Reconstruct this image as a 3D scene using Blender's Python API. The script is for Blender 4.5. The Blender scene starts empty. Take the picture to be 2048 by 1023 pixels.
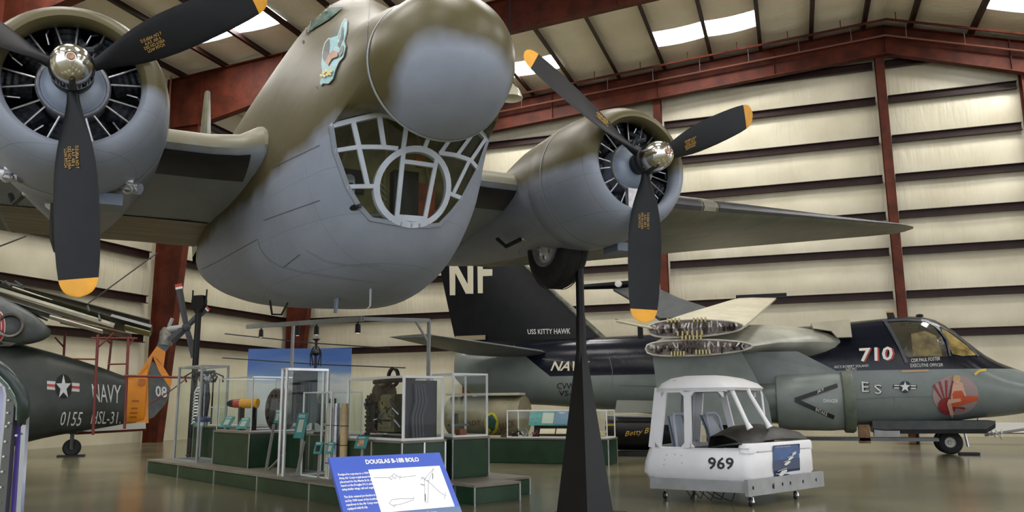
import bpy, bmesh, math, random
from math import sin, cos, pi, radians, sqrt, atan2
from mathutils import Vector, Matrix
from mathutils.bvhtree import BVHTree
random.seed(7)
S = bpy.context.scene
COL = S.collection
# ---------------------------------------------------------------- camera
F = 1620.0; PITCH = radians(10.2); YAW = radians(19); CH = 1.30; RS = 0.0075
fw = Vector((-sin(YAW)*cos(PITCH), cos(YAW)*cos(PITCH), sin(PITCH)))
r0 = Vector((cos(YAW), sin(YAW), 0)); u0 = r0.cross(fw)
rt = r0*cos(RS)-u0*sin(RS); up = u0*cos(RS)+r0*sin(RS)
CAM = Vector((0, 0, CH))
cd = bpy.data.cameras.new('camera'); co = bpy.data.objects.new('camera', cd); COL.objects.link(co)
cd.sensor_width = 36; cd.lens = 36*F/2048; cd.clip_start = .05; cd.clip_end = 300
M3 = Matrix((rt, up, -fw)).transposed()
co.matrix_world = Matrix.Translation(CAM) @ M3.to_4x4()
S.camera = co
# ---------------------------------------------------------------- daylight outside the open front of the hangar, exposure
W = bpy.data.worlds.new('daylight'); S.world = W; W.use_nodes = True
W.node_tree.nodes['Background'].inputs[0].default_value = (.92, .97, 1.06, 1)
W.node_tree.nodes['Background'].inputs[1].default_value = 1.7
S.view_settings.view_transform = 'Standard'; S.view_settings.look = 'None'
S.view_settings.exposure = 0.22; S.view_settings.gamma = 1; S.view_settings.use_curve_mapping = False
SKYLIGHT = 21.0
# ---------------------------------------------------------------- helpers
def ray(px, py): return fw+rt*((px-1024)/F)-up*((py-511.5)/F)
def on(px, py, n, p0):
    d = ray(px, py); n = Vector(n); return CAM+d*((Vector(p0)-CAM).dot(n)/d.dot(n))
def atX(px, py, x): return on(px, py, (1, 0, 0), (x, 0, 0))
def atY(px, py, y): return on(px, py, (0, 1, 0), (0, y, 0))
def atZ(px, py, z=0): return on(px, py, (0, 0, 1), (0, 0, z))
def sm(a, b, x):
    t = min(1, max(0, (x-a)/(b-a))); return t*t*(3-2*t)
def interp(tab, t):
    if t <= tab[0][0]: return tab[0][1:]
    for a, b in zip(tab, tab[1:]):
        if t <= b[0]:
            k = (t-a[0])/(b[0]-a[0]); return [p+(q-p)*k for p, q in zip(a[1:], b[1:])]
    return tab[-1][1:]
def spl(tab, t):   # catmull-rom through table rows (key, values...)
    n = len(tab)
    if t <= tab[0][0]: return list(tab[0][1:])
    if t >= tab[-1][0]: return list(tab[-1][1:])
    for i in range(n-1):
        if t <= tab[i+1][0]: break
    a, b = tab[i], tab[i+1]; h = b[0]-a[0]; k = (t-a[0])/h
    p = tab[i-1] if i else a; q = tab[i+2] if i+2 < n else b
    out = []
    for j in range(1, len(a)):
        m0 = (b[j]-p[j])/((b[0]-p[0]) or 1)*h if i else (b[j]-a[j])
        m1 = (q[j]-a[j])/((q[0]-a[0]) or 1)*h if i+2 < n else (b[j]-a[j])
        out.append((2*k**3-3*k*k+1)*a[j]+(k**3-2*k*k+k)*m0+(-2*k**3+3*k*k)*b[j]+(k**3-k*k)*m1)
    return out
class MB:
    def __init__(s): s.v = []; s.f = []
    def add(s, vs, fs):
        n = len(s.v); s.v += [Vector(v) for v in vs]; s.f += [[i+n for i in f] for f in fs]; return s
    def box(s, c, d, R=None, rz=0):
        hx, hy, hz = d[0]/2, d[1]/2, d[2]/2
        vs = [Vector((x, y, z)) for z in (-hz, hz) for y in (-hy, hy) for x in (-hx, hx)]
        if R is None: R = Matrix.Rotation(rz, 3, 'Z')
        return s.add([R@v+Vector(c) for v in vs], [[0, 2, 3, 1], [4, 5, 7, 6], [0, 1, 5, 4], [2, 6, 7, 3], [0, 4, 6, 2], [1, 3, 7, 5]])
    def box2(s, a, b):
        return s.box([(a[i]+b[i])/2 for i in range(3)], [abs(a[i]-b[i]) for i in range(3)])
    def bar(s, a, b, w, h, upv=(0, 0, 1)):   # square bar from a to b
        a, b = Vector(a), Vector(b); d = (b-a); L = d.length
        if L < 1e-6: return s
        d /= L; U = Vector(upv)
        if abs(d.dot(U)) > .98: U = Vector((0, 1, 0)) if abs(d.y) < .9 else Vector((1, 0, 0))
        X = d.cross(U).normalized(); U = X.cross(d)
        return s.box((a+b)/2, (w, L, h), Matrix((X, d, U)).transposed())
    def rings(s, R, close=True, cap0=False, cap1=False):
        n = len(R[0]); vs = [p for r in R for p in r]; fs = []
        for i in range(len(R)-1):
            for j in range(n if close else n-1):
                k = (j+1) % n; fs.append([i*n+j, i*n+k, (i+1)*n+k, (i+1)*n+j])
        if cap0: fs.append(list(range(n-1, -1, -1)))
        if cap1: fs.append([(len(R)-1)*n+j for j in range(n)])
        return s.add(vs, fs)
    def tube(s, pts, r, n=8, cap=True):
        pts = [Vector(p) for p in pts]; m = len(pts)
        rr = r if isinstance(r, (list, tuple)) else [r]*m
        R = []; X = None
        for i, p in enumerate(pts):
            d = ((pts[min(i+1, m-1)]-pts[max(i-1, 0)])).normalized()
            if X is None:
                X = d.orthogonal().normalized()
            X = (X-d*X.dot(d)).normalized(); Y = d.cross(X)
            R.append([p+(X*cos(2*pi*j/n)+Y*sin(2*pi*j/n))*rr[i] for j in range(n)])
        return s.rings(R, True, cap, cap)
    def lathe(s, prof, o=(0, 0, 0), ax='y', n=32, cap0=False, cap1=False):   # prof (r, t) along axis
        o = Vector(o); R = []
        A = {'x': (Vector((0, 1, 0)), Vector((0, 0, 1)), Vector((1, 0, 0))), 'y': (Vector((1, 0, 0)), Vector((0, 0, 1)), Vector((0, 1, 0))), 'z': (Vector((1, 0, 0)), Vector((0, 1, 0)), Vector((0, 0, 1)))}[ax] if isinstance(ax, str) else ax
        for r, t in prof:
            R.append([o+A[2]*t+(A[0]*cos(2*pi*j/n)+A[1]*sin(2*pi*j/n))*r for j in range(n)])
        return s.rings(R, True, cap0, cap1)
    def prism(s, poly, dvec):   # planar polygon (3d points) extruded by dvec
        n = len(poly); dv = Vector(dvec); P = [Vector(p) for p in poly]
        fs = [list(range(n-1, -1, -1)), list(range(n, 2*n))]+[[i, (i+1) % n, n+(i+1) % n, n+i] for i in range(n)]
        return s.add(P+[p+dv for p in P], fs)
    def grid(s, fn, nu, nv):
        vs = [fn(i/nu, j/nv) for i in range(nu+1) for j in range(nv+1)]
        return s.add(vs, [[i*(nv+1)+j, (i+1)*(nv+1)+j, (i+1)*(nv+1)+j+1, i*(nv+1)+j+1] for i in range(nu) for j in range(nv)])
    def xf(s, M):
        s.v = [M@v for v in s.v]; return s
    def mesh(s, name, m, ang=35):
        me = bpy.data.meshes.new(name); me.from_pydata([tuple(v) for v in s.v], [], s.f)
        bm = bmesh.new(); bm.from_mesh(me); bmesh.ops.recalc_face_normals(bm, faces=bm.faces); bm.to_mesh(me); bm.free()
        for mm in (m if isinstance(m, (list, tuple)) else [m]): me.materials.append(mm)
        if ang:
            me.shade_smooth(); me.set_sharp_from_angle(angle=radians(ang))
        return me
    def obj(s, name, m, parent=None, ang=35, loc=None, rz=0):
        o = bpy.data.objects.new(name, s.mesh(name, m, ang)); COL.objects.link(o)
        if parent: o.parent = parent
        if loc is not None: o.location = loc
        if rz: o.rotation_euler[2] = rz
        return o
def thing(name, label, cat, loc=(0, 0, 0), rz=0, group=None):
    o = bpy.data.objects.new(name, None); COL.objects.link(o); o.empty_display_size = .2
    o.location = loc; o.rotation_euler[2] = rz; o['label'] = label; o['category'] = cat
    if group: o['group'] = group
    return o
def tag(o, label, cat, group=None):
    o['label'] = label; o['category'] = cat
    if group: o['group'] = group
    return o
def lab(o, l): o['label'] = l; return o
def struct(o): o['kind'] = 'structure'; return o
def link(name, me, parent=None, loc=(0, 0, 0)):
    o = bpy.data.objects.new(name, me); COL.objects.link(o); o.parent = parent; o.location = loc; return o
def sbox(a, b): return MB().box2(a, b)
# ---------------------------------------------------------------- materials
MATS = {}
def mat(name, col, rough=.5, metal=0, var=0, scale=3, bump=0, bscale=20, col2=None, alpha=None, emit=None, trans=0, spec=None, stretch=None, contrast=(.35, .65), coat=0):
    if name in MATS: return MATS[name]
    m = bpy.data.materials.new(name); m.use_nodes = True; nt = m.node_tree; N = nt.nodes; L = nt.links
    b = N['Principled BSDF']; c = (*col, 1)
    b.inputs['Base Color'].default_value = c; b.inputs['Roughness'].default_value = rough; b.inputs['Metallic'].default_value = metal
    if spec is not None: b.inputs['Specular IOR Level'].default_value = spec
    if coat: b.inputs['Coat Weight'].default_value = coat; b.inputs['Coat Roughness'].default_value = .15
    if trans: b.inputs['Transmission Weight'].default_value = trans; b.inputs['IOR'].default_value = 1.1
    if alpha is not None: b.inputs['Alpha'].default_value = alpha
    if emit: b.inputs['Emission Color'].default_value = c; b.inputs['Emission Strength'].default_value = emit
    if var or col2 or bump:
        tc = N.new('ShaderNodeTexCoord'); mp = N.new('ShaderNodeMapping'); L.new(tc.outputs['Object'], mp.inputs[0])
        if stretch: mp.inputs['Scale'].default_value = stretch
    if var or col2:
        nz = N.new('ShaderNodeTexNoise'); nz.inputs['Scale'].default_value = scale; nz.inputs['Detail'].default_value = 6; nz.inputs['Roughness'].default_value = .6
        L.new(mp.outputs[0], nz.inputs['Vector']); cr = N.new('ShaderNodeValToRGB'); L.new(nz.outputs[0], cr.inputs[0])
        cr.color_ramp.elements[0].position = contrast[0]; cr.color_ramp.elements[1].position = contrast[1]
        c2 = col2 or tuple(min(1, x*(1+var)) for x in col); c1 = col if col2 else tuple(x*(1-var) for x in col)
        cr.color_ramp.elements[0].color = (*c1, 1); cr.color_ramp.elements[1].color = (*c2, 1)
        L.new(cr.outputs[0], b.inputs['Base Color'])
    if bump:
        n2 = N.new('ShaderNodeTexNoise'); n2.inputs['Scale'].default_value = bscale; n2.inputs['Detail'].default_value = 4
        L.new(mp.outputs[0], n2.inputs['Vector']); bp = N.new('ShaderNodeBump'); bp.inputs['Strength'].default_value = bump; bp.inputs['Distance'].default_value = .02
        L.new(n2.outputs[0], bp.inputs['Height']); L.new(bp.outputs[0], b.inputs['Normal'])
    MATS[name] = m; return m
def camo(name, top, bot, zfun, soft=.06, rough=.45, lines=None):
    """paint that changes colour across a wavy line; zfun(L, N, sep) -> socket of (z - boundary)"""
    m = bpy.data.materials.new(name); m.use_nodes = True; nt = m.node_tree; N = nt.nodes; L = nt.links
    b = N['Principled BSDF']; b.inputs['Roughness'].default_value = rough; b.inputs['Specular IOR Level'].default_value = .32
    tc = N.new('ShaderNodeTexCoord'); sp = N.new('ShaderNodeSeparateXYZ'); L.new(tc.outputs['Object'], sp.inputs[0])
    nz = N.new('ShaderNodeTexNoise'); nz.inputs['Scale'].default_value = 1.6; nz.inputs['Detail'].default_value = 3; L.new(tc.outputs['Object'], nz.inputs['Vector'])
    def math_(op, a, b_=None, clamp=False):
        n = N.new('ShaderNodeMath'); n.operation = op; n.use_clamp = clamp
        for i, q in enumerate((a, b_)):
            if q is None: continue
            if isinstance(q, (int, float)): n.inputs[i].default_value = q
            else: L.new(q, n.inputs[i])
        return n.outputs[0]
    d = zfun(math_, sp)
    w = math_('MULTIPLY', math_('SUBTRACT', nz.outputs[0], .5), .35)
    k = math_('ADD', math_('DIVIDE', math_('ADD', d, w), soft*2), .5, True)
    big = N.new('ShaderNodeTexNoise'); big.inputs['Scale'].default_value = 2.3; big.inputs['Detail'].default_value = 8; big.inputs['Roughness'].default_value = .65
    mp = N.new('ShaderNodeMapping'); mp.inputs['Scale'].default_value = (1, .5, 1.2); L.new(tc.outputs['Object'], mp.inputs[0]); L.new(mp.outputs[0], big.inputs['Vector'])
    vr = math_('ADD', math_('MULTIPLY', big.outputs[0], .5), .75)
    mx = N.new('ShaderNodeMix'); mx.data_type = 'RGBA'; L.new(k, mx.inputs[0]); mx.inputs[6].default_value = (*bot, 1); mx.inputs[7].default_value = (*top, 1)
    m2 = N.new('ShaderNodeMix'); m2.data_type = 'RGBA'; m2.blend_type = 'MULTIPLY'; m2.inputs[0].default_value = 1; L.new(mx.outputs[2], m2.inputs[6])
    cc = N.new('ShaderNodeCombineXYZ'); [L.new(vr, cc.inputs[i]) for i in range(3)]; L.new(cc.outputs[0], m2.inputs[7])
    # fine panel joints in the skin
    def joint(sock, step, w, shift=0):
        f = math_('FRACT', math_('DIVIDE', math_('ADD', sock, 50+shift), step)); return math_('LESS_THAN', f, w/step)
    ln = math_('MAXIMUM', joint(sp.outputs[1], .62, .004), joint(sp.outputs[2], .37, .003, .12)) if lines else None
    m3 = N.new('ShaderNodeMix'); m3.data_type = 'RGBA'; m3.blend_type = 'MULTIPLY'; L.new(m2.outputs[2], m3.inputs[6]); m3.inputs[7].default_value = (.62, .62, .62, 1)
    if lines: L.new(ln, m3.inputs[0])
    else: m3.inputs[0].default_value = 0
    L.new(m3.outputs[2], b.inputs['Base Color'])
    bn = N.new('ShaderNodeTexNoise'); bn.inputs['Scale'].default_value = 3.5; bn.inputs['Detail'].default_value = 2; L.new(tc.outputs['Object'], bn.inputs['Vector'])
    bp = N.new('ShaderNodeBump'); bp.inputs['Strength'].default_value = .25; bp.inputs['Distance'].default_value = .02; L.new(bn.outputs[0], bp.inputs['Height']); L.new(bp.outputs[0], b.inputs['Normal'])
    MATS[name] = m; return m
rust = mat('red_oxide_steel', (.085, .017, .007), .6, 0, .4, 1.5, .1, 8, spec=.25)
girtm = mat('girt_steel', (.022, .007, .005), .5, 0, .3, 2, spec=.3)
greym = mat('grey_paint', (.30, .31, .31), .45, 0, .15, 3)
alum = mat('aluminium', (.62, .62, .62), .3, .9, .1, 4)
chrome = mat('polished_metal', (.75, .74, .70), .14, 1)
dark = mat('dark_metal', (.018, .019, .022), .45, .3, .4, 6)
blackm = mat('black_paint', (.0045, .0045, .005), .42, 0, .3, 3, spec=.3)
rubber = mat('rubber', (.013, .013, .013), .75, 0, .4, 8)
boot = mat('deicer_rubber', (.012, .013, .018), .45, 0, .3, 4)
yellow = mat('yellow_paint', (.78, .36, .02), .45, 0, .1, 5)
def glass(name, tint=(.93, .96, .95), refl=1.0, ior=1.45, rough=.02):
    m = bpy.data.materials.new(name); m.use_nodes = True; nt = m.node_tree; N = nt.nodes; L = nt.links; N.remove(N['Principled BSDF'])
    tr = N.new('ShaderNodeBsdfTransparent'); tr.inputs[0].default_value = (*tint, 1); g = N.new('ShaderNodeBsdfGlossy'); g.inputs['Roughness'].default_value = rough; g.inputs[0].default_value = (refl, refl, refl, 1)
    lw = N.new('ShaderNodeLayerWeight'); lw.inputs[0].default_value = .5; pw = N.new('ShaderNodeMath'); pw.operation = 'POWER'; pw.inputs[1].default_value = 5; L.new(lw.outputs['Facing'], pw.inputs[0]); fr = N.new('ShaderNodeMath'); fr.operation = 'MULTIPLY_ADD'; fr.inputs[1].default_value = .28; fr.inputs[2].default_value = .018; L.new(pw.outputs[0], fr.inputs[0]); mx = N.new('ShaderNodeMixShader'); L.new(fr.outputs[0], mx.inputs[0]); L.new(tr.outputs[0], mx.inputs[1]); L.new(g.outputs[0], mx.inputs[2]); L.new(mx.outputs[0], N['Material Output'].inputs[0])
    MATS[name] = m; return m
glassm = glass('thin_glass')
white = mat('white_paint', (.80, .80, .78), .35, 0, .05, 3)
def decal(name, col, rough=.5): return mat(name, col, rough)
def text_mb(body, size=1, sx=1, ext=.004, shear=0, font=None, res=3, bold=0):
    c = bpy.data.curves.new('t', 'FONT'); c.body = body; c.size = size; c.extrude = ext; c.resolution_u = res; c.align_x = 'CENTER'; c.align_y = 'CENTER'; c.shear = shear; c.offset = bold
    o = bpy.data.objects.new('t', c); COL.objects.link(o); dg = bpy.context.evaluated_depsgraph_get()
    me = bpy.data.meshes.new_from_object(o.evaluated_get(dg)); mb = MB().add([(v.co.x*sx, v.co.y, v.co.z) for v in me.vertices], [list(p.vertices) for p in me.polygons])
    bpy.data.objects.remove(o); bpy.data.curves.remove(c); bpy.data.meshes.remove(me); return mb
def frame_mat(o, x, y):   # plane basis: x right, y up, z normal
    x = Vector(x).normalized(); y = Vector(y); y = (y-x*y.dot(x)).normalized(); z = x.cross(y)
    M = Matrix((x, y, z)).transposed().to_4x4(); M.translation = Vector(o); return M
def text(body, o, x, y, size, m, parent, name='lettering', label=None, **k):
    t = text_mb(body, size, **k).xf(frame_mat(o, x, y)); ob = t.obj(name, m, parent, 0)
    if label: ob['label'] = label
    return ob
# ================================================================ SETTING
WX = -22.0; EY = 32.3
def roofz(x): return 15.35-.068*(4-x) if x < 4 else 15.35-.30*(x-4)
flo = mat('polished_concrete', (.150, .137, .082), .19, 0, .32, .5, .03, 2, contrast=(.3, .7), spec=.4)
o = struct(MB().box2((WX-1, -14, -.2), (34, EY+1, 0)).obj('floor', flo, None, 0))
for i, px in enumerate(range(-18, 34, 6)):
    pass
# insulated wall sheet with vertical wrinkles
def wallmat(name, ax, c0=(.58, .53, .38), c1=(.77, .72, .55)):
    m = bpy.data.materials.new(name); m.use_nodes = True; nt = m.node_tree; N = nt.nodes; L = nt.links; b = N['Principled BSDF']
    tc = N.new('ShaderNodeTexCoord'); mp = N.new('ShaderNodeMapping'); L.new(tc.outputs['Object'], mp.inputs[0])
    mp.inputs['Scale'].default_value = (3.2, 3.2, .35)
    nz = N.new('ShaderNodeTexNoise'); nz.inputs['Scale'].default_value = 1.6; nz.inputs['Detail'].default_value = 5; nz.inputs['Distortion'].default_value = .6; L.new(mp.outputs[0], nz.inputs['Vector'])
    bp = N.new('ShaderNodeBump'); bp.inputs['Strength'].default_value = .55; bp.inputs['Distance'].default_value = .05; L.new(nz.outputs[0], bp.inputs['Height']); L.new(bp.outputs[0], b.inputs['Normal'])
    n2 = N.new('ShaderNodeTexNoise'); n2.inputs['Scale'].default_value = .5; n2.inputs['Detail'].default_value = 5; L.new(tc.outputs['Object'], n2.inputs['Vector'])
    cr = N.new('ShaderNodeValToRGB'); cr.color_ramp.elements[0].color = (*c0, 1); cr.color_ramp.elements[1].color = (*c1, 1)
    cr.color_ramp.elements[0].position = .3; cr.color_ramp.elements[1].position = .7
    L.new(n2.outputs[0], cr.inputs[0]); L.new(cr.outputs[0], b.inputs['Base Color']); b.inputs['Roughness'].default_value = .38
    return m
wm = wallmat('insulation_vinyl', 0)
GZ = [3.6, 5.0, 6.6, 7.95, 9.35, 10.84, 12.4, 13.8]
# wall sheets bulge softly between girts, one piece per wall
def sheet(x0, x1, fixed, axis, top):
    mb = MB(); zs = [0]+GZ+[16]; rows = []
    nx = 60
    for i in range(len(zs)-1):
        for k in range(6):
            rows.append((zs[i]+(zs[i+1]-zs[i])*k/6, .10*sin(pi*k/6)))
    rows.append((16, 0))
    def fn(a, b):
        z, bu = rows[round(b*(len(rows)-1))]; t = x0+(x1-x0)*a
        z = min(z, top(t)); bu = bu+.02*sin(t*9.1+z*.3)*(bu*8)
        return (t, fixed-bu, z) if axis == 'x' else (fixed+bu, t, z)
    return mb.grid(fn, nx, len(rows)-1)
struct(sheet(WX, 30, EY, 'x', lambda t: roofz(t)).obj('wall_back', wm))
struct(sheet(-14, EY, WX, 'y', lambda t: roofz(WX)).obj('wall_left', wm))
def girt(a, b, s=.20):   # Z-section read as a stout bar with a lip
    d = (Vector(b)-Vector(a)).normalized(); n = Vector((0, -1, 0)) if abs(d.x) > .5 else Vector((1, 0, 0))
    mb = MB().bar(a, b, .07, s); mb.bar(Vector(a)+n*.07+Vector((0, 0, s/2)), Vector(b)+n*.07+Vector((0, 0, s/2)), .14, .025)
    mb.bar(Vector(a)+n*.07-Vector((0, 0, s/2)), Vector(b)+n*.07-Vector((0, 0, s/2)), .14, .025); return mb
tn = 1
posts = [-13, -4.62, 3.78, 8.45, 16, 24]
segs = [WX+.3]+posts+[30]
for z in GZ:
    for a, b in zip(segs, segs[1:]):
        a2, b2 = a+.22, b-.22
        if roofz(a2) < z+.9 and roofz(b2) < z+.9: continue
        if roofz(b2) < z+.9:
            while roofz(b2) < z+.9: b2 -= .2
        if z > 13.7:
            if a > 4 : continue
            while roofz(a2) < z+1.0 and a2 < b2: a2 += .2
            if a2 >= b2: continue
        struct(girt((a2, EY-.16, z), (b2, EY-.16, z), .26).obj('trim_%d' % tn, girtm)); tn += 1
for z in GZ[:-1]:
    for a, b in ((-14, 7), (7.3, 15.0), (15.4, 23.0), (23.5, 31.6)):
        struct(girt((WX+.16, a, z), (WX+.16, b, z), .25).obj('trim_%d' % tn, girtm)); tn += 1
def ibeam(mb, a, b, depth, fl, tf=.03, tw=.02, upv=(0, 0, 1)):
    a, b = Vector(a), Vector(b); d = (b-a).normalized(); U = Vector(upv); U = (U-d*U.dot(d)).normalized()
    mb.bar(a, b, tw, depth, U); mb.bar(a+U*depth/2, b+U*depth/2, fl, tf, U); mb.bar(a-U*depth/2, b-U*depth/2, fl, tf, U)
    return mb
for x in posts:
    h = roofz(x)-.9
    mb = MB(); ibeam(mb, (x, EY-.42, 0), (x, EY-.42, h), .36, .30, .04, .03, (0, 1, 0))
    o = mb.obj('wall_column', rust, None, 0)
    struct(o); o.name = 'trim_%d' % tn; tn += 1
# main portal frames (tapered column and rafter, plate girders)
def portal(Y):
    global tn
    mb = MB(); w = .30; H = roofz(WX)
    # column: outer flange vertical, inner flange raking out to the haunch
    xo = WX+.33; def_ = [(0, .42), (H-2.6, 1.35)]
    q = lambda x, z: (x, Y, z)
    zt = roofz(xo)-.25
    xi0, xi1 = xo+.62, xo+1.55; zk = zt-1.9
    web = [q(xo, 0), q(xi0, 0), q(xi1, zk), q(xo+8, roofz(xo+8)-.25-1.15), q(4, roofz(4)-.25-1.1), q(4, roofz(4)-.25), q(xo, zt)]
    # web plate as convex pieces
    mb.prism([q(xo, 0), q(xi0, 0), q(xi1, zk), q(xo, zt)], (0, .03, 0))
    mb.prism([q(xi1, zk), q(xo+8, roofz(xo+8)-1.45), q(xo+8, roofz(xo+8)-.25), q(xo, zt)], (0, .03, 0))
    mb.prism([q(xo+8, roofz(xo+8)-1.45), q(4, roofz(4)-1.35), q(4, roofz(4)-.25), q(xo+8, roofz(xo+8)-.25)], (0, .03, 0))
    mb.prism([q(4, roofz(4)-1.35), q(12, roofz(12)-1.5), q(12, roofz(12)-.25), q(4, roofz(4)-.25)], (0, .03, 0))
    mb.prism([q(12, roofz(12)-1.5), q(28, roofz(28)-1.5), q(28, roofz(28)-.25), q(12, roofz(12)-.25)], (0, .03, 0))
    for a, b in (((xo, 0), (xo, zt)), ((xi0, 0), (xi1, zk)), ((xi1, zk), (xo+8, roofz(xo+8)-1.45)), ((xo+8, roofz(xo+8)-1.45), (4, roofz(4)-1.35)), ((4, roofz(4)-1.35), (12, roofz(12)-1.5)), ((12, roofz(12)-1.5), (28, roofz(28)-1.5)), ((xo, zt), (4, roofz(4)-.25)), ((4, roofz(4)-.25), (28, roofz(28)-.25))):
        A, B = Vector(q(*a)), Vector(q(*b)); n = (B-A).normalized().cross(Vector((0, 1, 0)))
        mb.bar(A, B, w, .035, n)
    mb.bar(q(xo, zk), q(xi1, zk), .28, .03, (0, 0, 1)); mb.bar(q(xi1, zk), q(xi1, roofz(xi1)-.25), .28, .03, (1, 0, 0))
    for x in (xo+5, xo+8, -9, -4.5, 0, 4, 8, 12):
        mb.bar(q(x, roofz(x)-1.4), q(x, roofz(x)-.25), .24, .02, (1, 0, 0))
    o = mb.obj('trim_%d' % tn, rust, None, 0); tn += 1; return struct(o)
for Y in (31.55, 23.3, 15.2, 7.1, -1, -9): portal(Y)
# roof insulation, purlins, skylights
rm = wallmat('roof_vinyl', 1, (.80, .74, .58), (.90, .86, .70))
PX = [3.25-1.87*k for k in range(14)]; PXR = [4.85+1.95*k for k in range(12)]
sky = mat('skylight_panel', (1, .98, .95), .5, emit=SKYLIGHT)
SK = []   # x0,x1,y0,y1
for y0 in (29.2, 22.0, 13.5, 5.5, -2.5, -10.5):
    for g in ((PX[4], PX[3]), (PX[3], PX[2]), (PX[8], PX[7]), (PX[7], PX[6]), (PX[12], PX[11]), (PX[11], PX[10]), (PXR[1], PXR[2]), (PXR[2], PXR[3]), (PXR[6], PXR[7]), (PXR[10], PXR[11])):
        if y0 == 22.0: SK.append((g[0]+.05, g[1]-.05, 20.2, 21.7) if g[0] < -14 else (g[0]+.05, g[1]-.05, 24.3, 25.7))
        elif y0 == 29.2: SK.append((g[0]+.05, g[1]-.05, 28.4, 29.75))
        else: SK.append((g[0]+.05, g[1]-.05, y0, y0+2.2))
xs = sorted(set([WX]+PX+PXR+[4.0, 30]))
mb = MB(); ny = 92
for a, b in zip(xs, xs[1:]):
    y = -14; 
    cuts = sorted([(s[2], s[3]) for s in SK if s[0]-.2 <= (a+b)/2 <= s[1]+.2]); y0 = -14
    pieces = []
    for c in cuts:
        pieces.append((y0, c[0])); y0 = c[1]
    pieces.append((y0, EY))
    for p, q_ in pieces:
        n = max(1, int((q_-p)/.25))
        def fn(u, v, a=a, b=b, p=p, q_=q_):
            x = a+(b-a)*u; yy = p+(q_-p)*v
            sag = .07*sin(pi*u)+.03*sin(pi*u)*sin(yy*4.6)*(.6+.4*sin(yy*1.3+a))
            return (x, yy, roofz(x)-sag)
        mb.grid(fn, 4, n)
struct(mb.obj('ceiling', rm, None, 80))
for i, s_ in enumerate(SK):
    a, b, y0, y1 = s_
    mb = MB().add([(a, y0, roofz(a)+.03), (b, y0, roofz(b)+.03), (b, y1, roofz(b)+.03), (a, y1, roofz(a)+.03)], [[0, 1, 2, 3]])
    struct(mb.obj('window_%d' % (i+1), sky, None, 0))
for x in PX+PXR:
    z = roofz(x)-.15
    mb = MB(); mb.bar((x, -14, z), (x, EY, z), .05, .22); mb.bar((x+.06, -14, z-.11), (x+.06, EY, z-.11), .12, .02)
    struct(mb.obj('trim_%d' % tn, girtm, None, 0)); tn += 1
# ================================================================ decals laid on real surfaces
dg_cache = {}
def bvh_of(*objs):
    bpy.context.view_layer.update(); vs = []; fs = []
    for o in objs:
        n = len(vs); Mw = o.matrix_world; vs += [Mw@v.co for v in o.data.vertices]; fs += [[i+n for i in p.vertices] for p in o.data.polygons]
    return BVHTree.FromPolygons(vs, fs)
def lay(name, mb2, bvh, m, parent, off=.006, cuts=0, label=None):
    """mb2: flat outline traced in the photograph; each point goes onto the surface it was painted on"""
    bm = bmesh.new(); vs = [bm.verts.new((v[0], v[1], 0)) for v in mb2.v]
    for f in mb2.f:
        try: bm.faces.new([vs[i] for i in f])
        except ValueError: pass
    bmesh.ops.triangulate(bm, faces=bm.faces)
    for _ in range(cuts): bmesh.ops.subdivide_edges(bm, edges=bm.edges, cuts=1, use_grid_fill=True)
    bm.verts.ensure_lookup_table(); ok = []; P = []
    for v in bm.verts:
        d = ray(v.co.x, v.co.y).normalized(); h, n, i, t = bvh.ray_cast(CAM, d)
        if h is None: P.append(None); continue
        if n.dot(d) > 0: n = -n
        P.append(h+n*off-d*off)
    bm.verts.index_update()
    fs = [[v.index for v in f.verts] for f in bm.faces]; fs = [f for f in fs if all(P[i] is not None for i in f)]
    bm.free()
    out = MB(); mi = (parent.matrix_world.inverted() if parent else Matrix())
    rem = {}; 
    for f in fs:
        for i in f:
            if i not in rem: rem[i] = len(out.v); out.v.append(mi@P[i])
    out.f = [[rem[i] for i in f] for f in fs]
    if not out.f: return None
    me = bpy.data.meshes.new(name); me.from_pydata([tuple(v) for v in out.v], [], out.f); me.materials.append(m)
    o = bpy.data.objects.new(name, me); COL.objects.link(o); o.parent = parent
    if label: o['label'] = label
    return o
def poly2(*pts): return MB().add([(x, y, 0) for x, y in pts], [list(range(len(pts)))])
def ell2(cx, cy, a, b, n=20, rot=0):
    return poly2(*[(cx+a*cos(t)*cos(rot)-b*sin(t)*sin(rot), cy+a*cos(t)*sin(rot)+b*sin(t)*cos(rot)) for t in [2*pi*i/n for i in range(n)]])
def stroke2(pts, w):
    mb = MB()
    for a, b in zip(pts, pts[1:]):
        dx, dy = b[0]-a[0], b[1]-a[1]; L = math.hypot(dx, dy) or 1; nx, ny = -dy/L*w/2, dx/L*w/2
        mb.add([(a[0]+nx, a[1]+ny, 0), (b[0]+nx, b[1]+ny, 0), (b[0]-nx, b[1]-ny, 0), (a[0]-nx, a[1]-ny, 0)], [[0, 1, 2, 3]])
    return mb
def text2(body, quad, bold=0, shear=0):   # quad: tl,tr,br,bl in photo coordinates
    t = text_mb(body, 1, ext=0, bold=bold, res=2, shear=shear); xs = [v.x for v in t.v]; ys = [v.y for v in t.v]
    x0, x1, y0, y1 = min(xs), max(xs), min(ys), max(ys); out = []
    tl, tr, br, bl = [Vector((*q, 0)) for q in quad]
    for v in t.v:
        u = (v.x-x0)/(x1-x0); w = (y1-v.y)/(y1-y0)
        out.append((tl*(1-u)+tr*u)*(1-w)+(bl*(1-u)+br*u)*w)
    t.v = out; return t
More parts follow.
